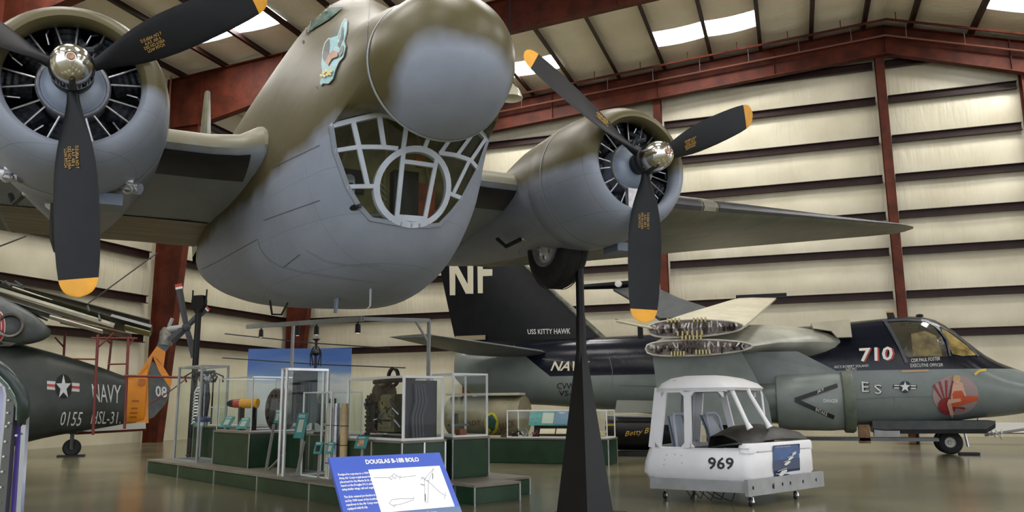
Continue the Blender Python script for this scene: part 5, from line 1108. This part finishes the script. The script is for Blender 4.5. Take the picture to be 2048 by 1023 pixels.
MB().box((0, 0, .16), (.06, .34, .03)).obj('deck', mat('model_grey', (.12, .13, .14), .5), t); MB().box((0, .05, .05), (.10, .12, .10)).obj('orange_box', mat('brick_orange', (.28, .08, .04), .5), t); MB().tube([(0, -.1, 0), (0, -.1, .15)], .02, 8).obj('leg', dark, t); MB().box((0, -.05, .25), (.05, .06, .15)).obj('tower', mat('model_dark', (.05, .055, .05), .5), t)
# placards
teal = mat('teal_placard', (.055, .26, .24), .4, 0, .2, 12); tealp = mat('placard_print', (.45, .50, .42), .5)
def placard(px, py, d, w, h, label, leg=0, pict=None, tilt=.6):
    p = on(px, py, tuple(V), tuple(PW(0, d))); leg = p.z-leg; t = thing('teal_placard', label, 'placard', tuple(p), ua+.35); R = Matrix.Rotation(tilt, 3, 'X')
    MB().box((0, 0, 0), (w, .012, h), Matrix.Rotation(-tilt, 3, 'X')).obj('board', teal, t)
    MB().box(Matrix.Rotation(-tilt, 3, 'X')@Vector((.0, -.010, -.01)), (w*.5, .004, h*.5), Matrix.Rotation(-tilt, 3, 'X')).obj('picture', pict or tealp, t)
    for k in range(2): MB().box(Matrix.Rotation(-tilt, 3, 'X')@Vector((-w*.05, -.010, h*(.40-.07*k))), (w*.6, .004, h*.03), Matrix.Rotation(-tilt, 3, 'X')).obj('text_line', white, t)
    if leg > .02: MB().bar((0, .03, 0), (-.08, .10, -leg), .035, .02).obj('leg', mat('pale_wood_leg', (.30, .29, .25), .5), t, 0)
    return t
placard(455, 843, .50, .24, .22, 'teal placard on the plinth left of the two below the nose cone', .84); placard(488, 846, .50, .24, .22, 'teal placard on the plinth right of the two below the nose cone', .84)
placard(602, 850, .32, .20, .38, 'tall narrow teal placard leaning beside the cream tubes', .25, tilt=.25); placard(637, 895, .25, .14, .17, 'small teal placard with a dark figure inside the narrow case', .25, dark, .3); placard(661, 895, .25, .12, .16, 'small teal placard just left of the blue information board', .25, tealp, .3)
placard(723, 884, .25, .19, .17, 'teal placard with a red flower-like picture above the blue board', .25, mat('flower_print', (.45, .08, .04), .5, 0, .6, 30, col2=(.6, .5, .3)), .4); placard(402, 835, .93, .25, .3, 'blue and teal patterned placard in the low case at far left', .88, mat('blue_print', (.05, .14, .30), .4, 0, .6, 12), .4); placard(556, 832, 1.02, .14, .24, 'slim teal placard in front of the perforated drum', .82, tealp, .2)
for i, (x0, y0, x1, y1) in enumerate(((548, 848, 532, 940), (608, 882, 594, 948), (570, 905, 538, 938))):
    Bq = atZ(x1, y1, .27); A = on(x0, y0, tuple(V), tuple(Bq)); o = MB().bar(A, Bq, .04, .02).obj('easel_leg', mat('pale_wood_leg', (.30, .29, .25), .5)); tag(o, ('pale slanting easel leg left of the tall case', 'pale slanting easel leg beside the bright-edged case', 'short pale easel brace left of the tall case')[i], 'easel leg')
# light rail above the cases
lb = thing('light_rail', 'grey overhead rail on two posts with four spotlights above the cases', 'lighting rail', (0, 0, 0))
q1 = PW(-1.0, 2.3); z1_ = hz(q1, 645); qx = slide(q1, U, 575); q1 = q1+U*qx; z1_ = hz(q1, 648)
q2 = cE-U*.55+V*1.0; q2 = q2+U*slide(q2+Vector((0, 0, 2)), U, 857); z2_ = hz(q2, 640)
MB().bar((q1.x, q1.y, .25), (q1.x, q1.y, z1_), .05, .05).obj('post', greym, lb, 0); MB().bar((q2.x, q2.y, .25), (q2.x, q2.y, z2_), .05, .05).obj('post', greym, lb, 0)
dA = (q1-CAM).dot(fw)
A = CAM+ray(495, 653)*((Vector((q1.x, q1.y, z1_))-CAM).dot(fw)*.97); Bq = CAM+ray(725, 637)*((Vector((q2.x, q2.y, z2_))-CAM).dot(fw)*.93)
MB().bar(A, Bq, .06, .08).obj('rail', greym, lb, 0); MB().bar(Bq, (q2.x, q2.y, z2_), .05, .06).obj('rail', greym, lb, 0); MB().bar(A+(Bq-A)*.1, (q1.x, q1.y, z1_), .04, .04).obj('bracket', greym, lb, 0)
MB().bar(Vector((q2.x, q2.y, z2_-.38)), Vector((q2.x, q2.y, z2_))+(Bq-Vector((q2.x, q2.y, z2_))).normalized()*.3, .03, .03).obj('brace', greym, lb, 0)
for k in (.15, .50, .66, .97):
    c = A+(Bq-A)*k; l_ = MB().lathe([(0, .02), (.04, 0), (.045, -.13), (.035, -.14)], c-Vector((0, 0, .08)), 'z', 14).obj('spotlight', blackm, lb, 40); MB().lathe([(0, -.142), (.03, -.14), (.03, -.12)], c-Vector((0, 0, .08)), 'z', 12).obj('lamp_face', mat('lamp_face', (.9, .9, .85), .3, emit=1.2), l_, 0); MB().tube([c, c-Vector((0, 0, .09))], .012, 6).obj('spot_stem', blackm, l_)
# drone helicopter behind
dh = CAM+ray(632, 700)*17.3; t = thing('drone_helicopter', 'small unmanned helicopter with two thin coaxial rotors in front of the sky poster', 'helicopter', (dh.x, dh.y, 0)); zc = dh.z
MB().tube([(0, 0, 0), (0, 0, zc+.24)], .03, 10).obj('mast', dark, t); MB().lathe([(0, .3), (.05, .28), (.09, .24), (.03, .2)], (0, 0, zc), 'z', 14).obj('upper_hub', dark, t, 40)
MB().lathe([(.03, .05), (.10, .0), (.12, -.06), (.03, -.12)], (0, 0, zc), 'z', 14).obj('swash_plate', dark, t, 40)
for s in (-1, 1): MB().tube([(s*.06, 0, zc-.32), (s*.12, 0, zc-.02), (s*.05, 0, zc+.08)], .014, 6).obj('control_rod', dark, t); MB().tube([(s*.13, 0, zc-.34), (s*.13, 0, zc-.05)], .012, 6).obj('control_rod', dark, t)
for (a, b, nm) in (((450, 667), (590, 682), 'rotor_blade'), ((590, 682), (632, 686), 'rotor_blade'), ((632, 686), (780, 696), 'rotor_blade'), ((445, 715), (632, 728), 'rotor_blade'), ((632, 728), (811, 735), 'rotor_blade')):
    MB().bar(CAM+ray(*a)*17.3-Vector((dh.x, dh.y, 0)), CAM+ray(*b)*17.3-Vector((dh.x, dh.y, 0)), .05, .022).obj(nm, dark, t, 0)
MB().box((0, 0, 1.15), (.7, .6, .5)).obj('engine_block', dm, t); MB().tube([(-.6, 0, .55), (-.6, 0, 0)], .03).obj('skid_leg', dark, t); MB().tube([(.6, 0, .55), (.6, 0, 0)], .03).obj('skid_leg', dark, t); MB().tube([(-.6, 0, .55), (0, 0, 1.0), (.6, 0, .55)], .03).obj('frame_tube', dark, t)
# sky poster
pa = CAM+ray(497, 697)*18; pb = CAM+ray(703, 703)*18; pb.z = pa.z-.0
bd = MB().prism([Vector((pa.x, pa.y, .35)), Vector((pb.x, pb.y, .35)), Vector((pb.x, pb.y, pa.z)), Vector((pa.x, pa.y, pa.z))], (-.02, .05, 0))
skp = bpy.data.materials.new('sky_print'); skp.use_nodes = True; nt = skp.node_tree; tc = nt.nodes.new('ShaderNodeTexCoord'); mp = nt.nodes.new('ShaderNodeMapping'); mp.inputs['Scale'].default_value = (.5, .5, 2.2); nz = nt.nodes.new('ShaderNodeTexNoise'); nz.inputs['Scale'].default_value = 1.3; nz.inputs['Detail'].default_value = 6
sp = nt.nodes.new('ShaderNodeSeparateXYZ'); ma = nt.nodes.new('ShaderNodeMath'); ma.operation = 'MULTIPLY_ADD'; ma.inputs[1].default_value = -.9; ma.inputs[2].default_value = 2.15; ad = nt.nodes.new('ShaderNodeMath'); ad.operation = 'MULTIPLY_ADD'; ad.inputs[1].default_value = .8
cr = nt.nodes.new('ShaderNodeValToRGB'); cr.color_ramp.elements[0].position = .45; cr.color_ramp.elements[0].color = (.055, .14, .42, 1); cr.color_ramp.elements[1].position = 1.0; cr.color_ramp.elements[1].color = (.55, .58, .55, 1); e = cr.color_ramp.elements.new(.8); e.color = (.16, .27, .48, 1)
L_ = nt.links; L_.new(tc.outputs['Object'], mp.inputs[0]); L_.new(mp.outputs[0], nz.inputs['Vector']); L_.new(tc.outputs['Object'], sp.inputs[0]); L_.new(sp.outputs[2], ma.inputs[0]); L_.new(ma.outputs[0], ad.inputs[2]); L_.new(nz.outputs[0], ad.inputs[0]); L_.new(ad.outputs[0], cr.inputs[0]); L_.new(cr.outputs[0], nt.nodes['Principled BSDF'].inputs['Base Color'])
bo = tag(bd.obj('sky_poster', skp, None, 0), 'large printed panel of blue sky and cloud standing behind the display cases', 'poster')
# second display case
a2, b2, c2 = atZ(975, 925), atZ(1218, 930), atZ(1240, 925)
Ux, Vx = U.copy(), V.copy(); U = (b2-a2).normalized(); V = Vector((-U.y, U.x, 0)); U, V = U, V
ln = (b2-a2).length; wd = .75
t2 = plinth('display_plinth', 'long low green plinth behind the black pylon, right of the display group', b2, ln, wd, 0, .54, 1, 1)
tcs = case('long low glass case on the green plinth behind the black pylon', b2-U*.03+V*.03, ln*.82, wd-.06, .54, hz(b2, 819), .022, fm=white)
p = atY(1105, 836, b2.y+.35); t = thing('teal_placard', 'large teal and blue information placard inside the long low case', 'placard', tuple(p)); R_ = Matrix.Rotation(-.5, 3, 'X')
MB().box((0, 0, 0), (1.05, .012, .34), R_).obj('board', teal, t); MB().box(R_@Vector((-.10, -.01, 0)), (.26, .004, .26), R_).obj('picture', tealp, t); MB().box(R_@Vector((.26, -.01, 0)), (.42, .004, .30), R_).obj('blue_panel', mat('placard_blue', (.12, .22, .32), .5), t); text('NAVY', R_@Vector((.2, -.016, .12)), (1, 0, 0), R_@Vector((0, 0, 1)), .06, white, t)
MB().box((0, .1, -.25), (.9, .02, .25)).obj('support', dark, t)
crp = mat('paper_cream', (.60, .50, .32), .6)
for i, (px, w) in enumerate(((1095, .34), (1128, .34))):
    p = atY(px, 862, b2.y+.22); t = thing('open_book', 'cream open booklet in the long low case, %s of the pair' % ('left' if i == 0 else 'right'), 'book', tuple(p)); MB().box((0, 0, 0), (w, .02, .13), Matrix.Rotation(-.6, 3, 'X')).obj('page_block', crp, t); MB().box((0, -.012, .0), (w*.9, .004, .11), Matrix.Rotation(-.6, 3, 'X')).obj('page', mat('page', (.66, .56, .38), .6), t)
random.seed(3)
for k, (px, lbl, c_) in enumerate(((1008, 'tangle of brown and red fittings at the left of the long case', brz), (1030, 'brown model piece beside the tangle of fittings', brz), (1050, 'small grey urn-like fitting left of the open booklets', stm), (1072, 'dark red small box left of the open booklets', mat('dark_red', (.10, .02, .015), .5)), (1205, 'small figure with a pale top at the right end of the long case', crp), (1150, 'dark fitting right of the open booklets', dm))):
    p = atY(px, 864, b2.y+.25); p.z = .545; t = thing('small_exhibit', lbl, 'exhibit', tuple(p))
    for j in range(6): MB().tube([(random.uniform(-.08, .08), random.uniform(-.05, .05), 0.0), (random.uniform(-.09, .09), 0, random.uniform(.06, .12)), (random.uniform(-.1, .1), 0, random.uniform(.08, .18))], .016, 6).obj('fitting', c_, t)
    MB().box((0, 0, .03), (.12, .10, .06)).obj('base_block', dark if k % 2 else c_, t)
U, V = Ux, Vx
# tan fuselage nose behind, black dark vehicle
p = atY(985, 845, 20.3); t = thing('tan_fuselage_piece', 'tan painted metal fuselage section lettered LUCK standing behind the long case', 'aircraft part', (p.x, 20.3, 0))
tanm = mat('tan_metal', (.26, .235, .15), .45, .1, .2, 2); xl = atY(905, 845, 20.3).x-p.x; xr = atY(1050, 845, 20.3).x-p.x
bd_ = MB().rings([[Vector((x, .6*cos(a), .95+.50*sin(a))) for a in [2*pi*i/28 for i in range(28)]] for x in (xl, xl*.3, xr)], True, True, True).obj('skin', tanm, t, 50)
MB().box(((xl+xr)/2, -.2, 1.50), (xr-xl, .5, .06)).obj('top_plank', crw, t); MB().box((xl*.5, 0, .25), (.1, .8, .5)).obj('trestle', dark, t); MB().box((xr*.5, 0, .25), (.1, .8, .5)).obj('trestle', dark, t)
bb = bvh_of(bd_)
lay('badge', ell2(983, 846, 14, 22, 20), bb, mat('badge_yellow', (.55, .48, .03), .5), t, .01, 1); lay('badge', poly2((975, 832), (985, 828), (993, 840), (990, 856), (981, 866), (973, 850)), bb, mat('badge_green', (.03, .09, .06), .5), t, .02)
lay('lettering', text2('LUCK', ((999, 846), (1030, 838), (1031, 851), (1001, 860)), bold=.01), bb, mat('faded_red', (.14, .03, .02), .5), t, .015)
lay('lettering', text2('LADY', ((928, 842), (962, 838), (962, 848), (928, 852))), bb, mat('faded_red', (.14, .03, .02), .5), t, .015)
p = atY(1262, 850, 20.0); t = thing('black_cowling', 'black painted cowling with yellow script low behind the cockpit shell', 'aircraft part', (p.x, 20.0, 0)); 
k_ = MB().rings([[Vector((x, .45*cos(a), .55+.42*sin(a))) for a in [2*pi*i/24 for i in range(24)]] for x in (-.55, 0, 1.4)], True, True, True).obj('cowl_skin', blackm, t, 50); MB().box((.5, -.1, .06), (1.6, .5, .12)).obj('cradle', dark, t)
MB().tube([(-.5, -.4, .95), (1.3, -.4, .92)], .03, 8).obj('edge_tube', greym, t)
MB().rings([[Vector((x, y, z)) for x, y, z in ((-.35, -.2, 1.02), (1.4, -.2, 1.02), (1.4, -.25, 1.28), (-.28, -.25, 1.32))], [Vector((x, y, z)) for x, y, z in ((-.35, .2, 1.02), (1.4, .2, 1.02), (1.4, .15, 1.28), (-.28, .15, 1.32))]], True, True, True).obj('pale_panel', mat('pale_green_grey', (.33, .35, .30), .5), t, 0)
lay('lettering', text2('Betty B', ((1250, 862), (1298, 855), (1298, 868), (1250, 875)), shear=.3), bvh_of(k_), mat('script_yellow', (.5, .33, .03), .5), t, .012, 0)
MB().box((-.42, -.42, .74), (.25, .02, .05)).obj('yellow_dash', mat('script_yellow', (.5, .33, .03), .5), t)
# pale wing or vehicle at the far right
p = atY(2030, 880, 27); t = thing('pale_light_aircraft', 'pale low wing tip lying along the wall at the far right edge', 'aircraft part', (p.x, 27, 0)); MB().rings([[Vector((x, -.6*k, z)) for k, z in ((1, .35), (.2, .62), (-.8, .5), (0, .3))] for x in (-3.2, 0, 3)], True, True, True).obj('wing_panel', mat('pale_grey_skin', (.42, .41, .38), .45), t, 30)
MB().tube([(-2.5, 0, 0), (-2.5, 0, .35)], .05).obj('trestle_leg', dark, t); MB().tube([(2.5, 0, 0), (2.5, 0, .35)], .05).obj('trestle_leg', dark, t)
# ================================================================ BLUE INFORMATION BOARD
ib = thing('information_board', 'blue tilted information board headed DOUGLAS B-18B BOLO in the foreground', 'sign', (-2.19, 3.5745, 1.038), 0)
ps, ta = .91484, .85627; ax = Vector((cos(ps), sin(ps), 0)); dn = Vector((sin(ps)*cos(ta), -cos(ps)*cos(ta), -sin(ta))); nn = ax.cross(-dn)*1.0
if nn.z < 0: nn = -nn
blue = mat('board_blue', (.045, .10, .48), .35, 0, .04, 3); blue2 = mat('board_slate', (.10, .17, .30), .35); pap = mat('board_white', (.82, .82, .84), .4); ink = mat('ink', (.12, .12, .14), .6)
def ibp(u, v, h=0): return ax*u+dn*v+nn*h
MB().prism([ibp(0, 0), ibp(.615, 0), ibp(.615, .46), ibp(0, .46)], -nn*.02).obj('board', blue, ib, 0)
def ibox(u0, v0, u1, v1, m, name, h=.001): return MB().prism([ibp(u0, v0), ibp(u1, v0), ibp(u1, v1), ibp(u0, v1)], nn*h).obj(name, m, ib, 0)
ibox(.185, .085, .585, .335, pap, 'drawing_sheet'); ibox(.185, .337, .613, .45, blue2, 'slate_panel')
text('DOUGLAS B-18B BOLO', ibp(.33, .040, .001), ax, -dn, .036, white, ib, name='title', sx=.80, ext=.0008, bold=.001)
body = ['Designed in response to a 1934 U.S.', 'Army Air Corps requirement for a re-', 'placement for the Martin B-10, the B-18', 'based on the Douglas DC-2 airliner', 'using similar wings, tail and engines.', '', 'The Bolo entered production in 1936', 'and by 1940 most of the bomber', 'squadrons in the Air Corps were', 'equipped with B-18s.', '', 'When war broke out most were based in', 'the US, the B-18 was obsolete as a', 'bomber and was being replaced by']
for i, s_ in enumerate(body):
    if s_: 
        tt_ = text_mb(s_, .0175, .70, .0006, res=1, bold=.0004); x0 = min(v.x for v in tt_.v); tt_.v = [v-Vector((x0, 0, 0)) for v in tt_.v]
        tt_.xf(frame_mat(ibp(.022, .105+i*.0215, .001), ax, -dn)).obj('text_line', white, ib, 0)
text('Technical Specifications', ibp(.40, .358, .001), ax, -dn, .020, white, ib, name='subtitle', sx=.8, ext=.0006); text('B-18 B', ibp(.52, .385, .001), ax, -dn, .02, white, ib, name='subtitle', ext=.0006)
def iline(pts, w=.0016): 
    mb = MB()
    for a, b in zip(pts, pts[1:]): mb.bar(ibp(*a, .0016), ibp(*b, .0016), w, .0008, nn)
    return mb.obj('drawing_line', ink, ib, 0)
iline([(.20, .135), (.285, .14), (.30, .130), (.312, .15), (.325, .130), (.34, .143), (.43, .138)]); iline([(.28, .14), (.29, .155), (.30, .14)]); iline([(.30, .13), (.312, .118), (.325, .13)]); iline([(.335, .155), (.345, .13)])
iline([(.24, .285), (.26, .268), (.31, .266), (.375, .272), (.38, .262)]); iline([(.24, .285), (.25, .30), (.30, .297), (.375, .278)]); iline([(.255, .30), (.26, .31), (.27, .30)])
iline([(.545, .10), (.49, .175), (.47, .165), (.545, .10)]); iline([(.47, .165), (.43, .295), (.445, .30), (.49, .175)]); iline([(.455, .15), (.49, .18), (.53, .245), (.555, .27)]); iline([(.45, .165), (.465, .15), (.48, .16)]); iline([(.54, .29), (.565, .25)]); iline([(.44, .19), (.46, .2)], .004); iline([(.53, .13), (.517, .165)], .004); iline([(.447, .25), (.435, .29)], .004)
MB().tube([ibp(.3, .2, -.02), Vector((ibp(.3, .2).x+.1, ibp(.3, .2).y+.05, -.8)), Vector((ibp(.3, .2).x+.1, ibp(.3, .2).y+.05, -1.038))], .025, 12).obj('post', dark, ib); MB().lathe([(.0, 0), (.18, 0), (.18, .02), (.0, .03)], (ibp(.3, .2).x+.1, ibp(.3, .2).y+.05, -1.038), 'z', 24).obj('foot', dark, ib)
# ================================================================ CANOPY EDGE IN THE NEAR LEFT
D0 = 2.3; g0 = CAM+ray(20, 900)*D0; fc = thing('canopy_frame', 'riveted aluminium canopy frame with dark rubber edge at the near left corner', 'aircraft part', (g0.x, g0.y, 0))
off0 = Vector((g0.x, g0.y, 0)); fwh = Vector((fw.x, fw.y, 0)).normalized()
def cp(px, py, d=0): return CAM+ray(px, py)*D0+fwh*d-off0
def cstrip(cs, name, m, t=.05, d=0):
    l = [cp(a, y, d) for a, b, y in cs]; r = [cp(b, y, d) for a, b, y in cs]
    return MB().rings([[p, q, q+fwh*t, p+fwh*t] for p, q in zip(l, r)], True, True, True).obj(name, m, fc, 50)
rubg = mat('dark_green_rubber', (.010, .022, .018), .3, 0, .2, 6)
edge = [(-60, 712), (-20, 718), (0, 727), (20, 740), (40, 760), (55, 785), (61, 805), (60, 830), (52, 850)]
MB().tube([cp(x-9, y, -.01) for x, y in edge], [.016]*8+[.006], 12).obj('rubber_arch', rubg, fc)
MB().tube([cp(x-18, y+8, .0) for x, y in edge[:8]], .016, 10).obj('inner_arch', mat('arch_metal', (.20, .25, .24), .2, .8), fc)
cstrip([(44, 52, 800), (44, 54, 812), (41, 50, 880), (36, 45, 960), (32, 41, 1023), (28, 37, 1100), (15, 24, 1500)], 'outer_frame', mat('frame_silver', (.66, .70, .76), .18, .9), .015)
cstrip([(30, 44, 790), (32, 44, 815), (27, 41, 880), (21, 36, 960), (17, 32, 1023), (12, 28, 1100), (0, 14, 1500)], 'glass_strip', mat('violet_perspex', (.09, .06, .30), .12, .2, spec=.8), .01, .01)
cstrip([(12, 30, 762), (17, 33, 790), (15, 31, 830), (8, 24, 900), (1, 18, 980), (-3, 14, 1023), (-12, 8, 1150), (-30, -10, 1500)], 'riveted_strip', mat('strip_grey', (.15, .155, .15), .3, .6), .02, -.01)
cstrip([(2, 14, 760), (8, 18, 790), (3, 15, 850), (-6, 7, 930), (-16, -3, 1023), (-35, -20, 1300)], 'inner_frame', mat('frame_silver', (.66, .70, .76), .18, .9), .02, .0)
cstrip([(-70, 4, 760), (-70, 8, 790), (-70, 4, 850), (-70, -4, 930), (-70, -14, 1023)], 'canopy_pane', mat('lilac_perspex', (.42, .42, .62), .15, .1), .01, .05)
cstrip([(-70, 12, 748), (-70, 14, 762), (-70, 12, 772)], 'inner_frame', mat('frame_silver', (.66, .70, .76), .18, .9), .02, .0)
for x, y in ((23, 760), (26, 776), (23, 800), (21, 825), (18, 852), (16, 882), (13, 912), (10, 942), (7, 973), (4, 1003), (31, 768), (35, 778), (24, 845), (38, 870)):
    MB().lathe([(0, -.005), (.003, -.004), (.004, 0)], cp(x, y, -.012), (Vector((rt.x, rt.y, 0)), Vector((0, 0, 1)), fwh), 8).obj('rivet', mat('rivet_pale', (.5, .5, .46), .4, .5), fc, 0)
# ================================================================ LAMP, PIPES, SMALL ROOF FITTINGS
lp = CAM+ray(1021, 197)*24.5; t = thing('high_bay_lamp', 'pale bell-shaped hanging lamp beside the bomber nose', 'ceiling lamp', tuple(lp)); t.scale = (1.2, 1.2, 1)
MB().lathe([(.0, .50), (.07, .48), (.10, .40), (.20, .30), (.28, .12), (.31, .0), (.29, 0), (.26, .1), (.08, .38)], ax='z', n=28).obj('shade', mat('lamp_shade', (.72, .70, .55), .25, .1), t, 40); MB().lathe([(.09, .5), (.09, .72), (0, .74)], ax='z', n=16).obj('lamp_top', dark, t, 40); MB().tube([(0, 0, .7), (0, 0, roofz(lp.x)-lp.z-.2)], .02, 6).obj('hanger', dark, t)
for n_, (yy, dz) in enumerate(((30.55, .42), (24.8, .42))):
    o = MB().tube([(-21, yy, roofz(-21)-dz), (4, yy, roofz(4)-dz), (14, yy, roofz(14)-dz)], .05, 8).obj('sprinkler_pipe', rust); tag(o, 'thin pipe under the roof crossing the purlins %s' % ('near the back wall' if n_ == 0 else 'in the nearer bay'), 'pipe')
    for k in range(14): MB().tube([(-20+1.87*k, yy, roofz(-20+1.87*k)-dz), (-20+1.87*k, yy, roofz(-20+1.87*k)-.1)], .015, 5).obj('pipe_hanger', rust, o)
o = MB().tube([(-21, 31.2, roofz(-21)-.75), (4, 31.2, roofz(4)-.75), (12, 31.2, roofz(12)-.75)], .04, 8).obj('conduit', mat('conduit_rust', (.20, .07, .04), .45)); tag(o, 'slim conduit along the face of the end rafter', 'pipe')
for k in range(16): MB().tube([(-14+1.87*k, 31.2, roofz(-14+1.87*k)-.75), (-14+1.87*k, 31.2, roofz(-14+1.87*k)-.2)], .012, 5).obj('conduit_hanger', greym, o)
o = MB().tube([atX(141, 110, -20.8), atX(139, 280, -20.8)], .03, 6).obj('drop_pipe', mat('conduit_rust', (.20, .07, .04), .45)); bpy.data.objects.remove(o)
dp = atY(339, 200, 22.9); o = MB().tube([(dp.x, dp.y, roofz(dp.x)-.3), (dp.x, dp.y, 8.6)], .035, 6).obj('drop_pipe', mat('conduit_rust', (.20, .07, .04), .45)); tag(o, 'rusty drop pipe hanging in front of the left roof beam', 'pipe')
# ================================================================ BOMBER DETAIL LAID ON THE SKIN
hbv = bvh_of(fuso, radome)
cy = mat('emblem_cyan', (.22, .42, .44), .5); edk = mat('emblem_dark', (.05, .065, .055), .5); eor = mat('emblem_rust', (.30, .12, .04), .5); eye = mat('emblem_gold', (.60, .45, .08), .5); ewh = mat('emblem_pale', (.55, .55, .48), .5)
Q = lambda pts: [(560+x*.1955, y*.1955) for x, y in pts]
ol = Q([(410, 860), (435, 740), (425, 660), (440, 500), (480, 410), (515, 392), (532, 420), (540, 465), (590, 370), (640, 240), (680, 195), (700, 215), (695, 320), (672, 430), (690, 480), (665, 590), (620, 640), (585, 720), (560, 810), (510, 865), (455, 862), (430, 885)])
def inset(P, k):
    cx = sum(p[0] for p in P)/len(P); cy_ = sum(p[1] for p in P)/len(P); return P
lay('emblem_outline', poly2(*ol), hbv, edk, B, .006, 1)
n = len(ol); ins = []
for i in range(n):
    a, b, c = ol[i-1], ol[i], ol[(i+1) % n]; dx, dy = c[0]-a[0], c[1]-a[1]; l = math.hypot(dx, dy); ins.append((b[0]-dy/l*1.3, b[1]+dx/l*1.3))
lay('emblem_field', poly2(*ins), hbv, cy, B, .010, 1)
lay('emblem_patch', poly2(*Q([(448, 600), (455, 520), (485, 440), (512, 410), (520, 470), (515, 560), (490, 620), (465, 640)])), hbv, edk, B, .014); lay('emblem_patch', poly2(*Q([(610, 560), (630, 500), (655, 470), (665, 490), (655, 550), (625, 590)])), hbv, edk, B, .014)
lay('emblem_patch', poly2(*Q([(480, 650), (510, 570), (560, 525), (610, 545), (605, 590), (550, 610), (510, 680)])), hbv, eor, B, .018); lay('emblem_patch', poly2(*Q([(600, 470), (630, 390), (640, 310), (655, 280), (660, 340), (655, 420), (620, 500)])), hbv, edk, B, .014)
for x, y in ((440, 780), (465, 750), (490, 730), (515, 745), (540, 735), (500, 770), (470, 785), (530, 765)): lay('emblem_patch', ell2(*Q([(x, y)])[0], 3.2, 2.8, 8), hbv, eye, B, .018)
lay('emblem_edge', stroke2(Q([(445, 560), (470, 450), (512, 400), (530, 420)]), 1.2), hbv, ewh, B, .016); lay('emblem_edge', stroke2(Q([(600, 400), (640, 260), (672, 205), (692, 215)]), 1.2), hbv, ewh, B, .016)
for pts, mm in ((((515, 478), (520, 497), (535, 517), (560, 533), (600, 543), (660, 553), (750, 565)), 1), (((391, 545), (440, 520), (515, 478)), 0), (((566, 535), (600, 508)), 0), (((612, 500), (650, 522), (700, 531), (760, 530)), 1), (((740, 0), (735, 60), (733, 120), (738, 160)), 0), (((545, 335), (640, 290)), 0), (((528, 440), (640, 400)), 0)):
    lay('panel_seam', stroke2(pts, 1.2), hbv, mat('seam_light', (.25, .27, .28), .5) if mm else mat('seam_tone', (.07, .075, .07), .5), B, .004, 3)
for x, y, r in ((605, 83, 4), (633, 174, 2.2)): lay('access_hole', ell2(x, y, r*.6, r, 10), hbv, dark, B, .006)
wn = lay('cockpit_side_window', poly2((620, 64), (629, 24), (655, 18), (688, 16), (660, 40)), hbv, mat('cockpit_glass', (.10, .17, .15), .08, 0, .5, 6, spec=.8), B, .012, 2)
for pts, w in ((((618, 66), (628, 22), (660, 14), (694, 13)), 3), (((612, 70), (624, 20)), 3), (((600, 70), (612, 30)), 3)): lay('window_frame', stroke2(pts, w), hbv, mat('frame_dark', (.10, .09, .06), .5), B, .016, 2)

# ================================================================ GROUPS OF LOOK-ALIKE THINGS
for pre, g in (('teal_placard', 'teal placards round the display cases'), ('glass_case', 'metal-edged glass cases on the plinths'), ('display_plinth', 'green display plinths'), ('stage_step', 'low green steps under the displays'), ('sonar_tube', 'upright tubes behind the narrow case'), ('open_book', 'cream booklets in the long case'), ('small_exhibit', 'small fittings laid out in the long case'), ('easel_leg', 'pale easel legs by the tall case'), ('sprinkler_pipe', 'pipes under the roof'), ('guy_cable', 'thin cables at the left'), ('propeller_blade', 'black blades standing behind the display')):
    for o in COL.objects:
        if o.parent is None and o.name.split('.')[0] == pre: o['group'] = g
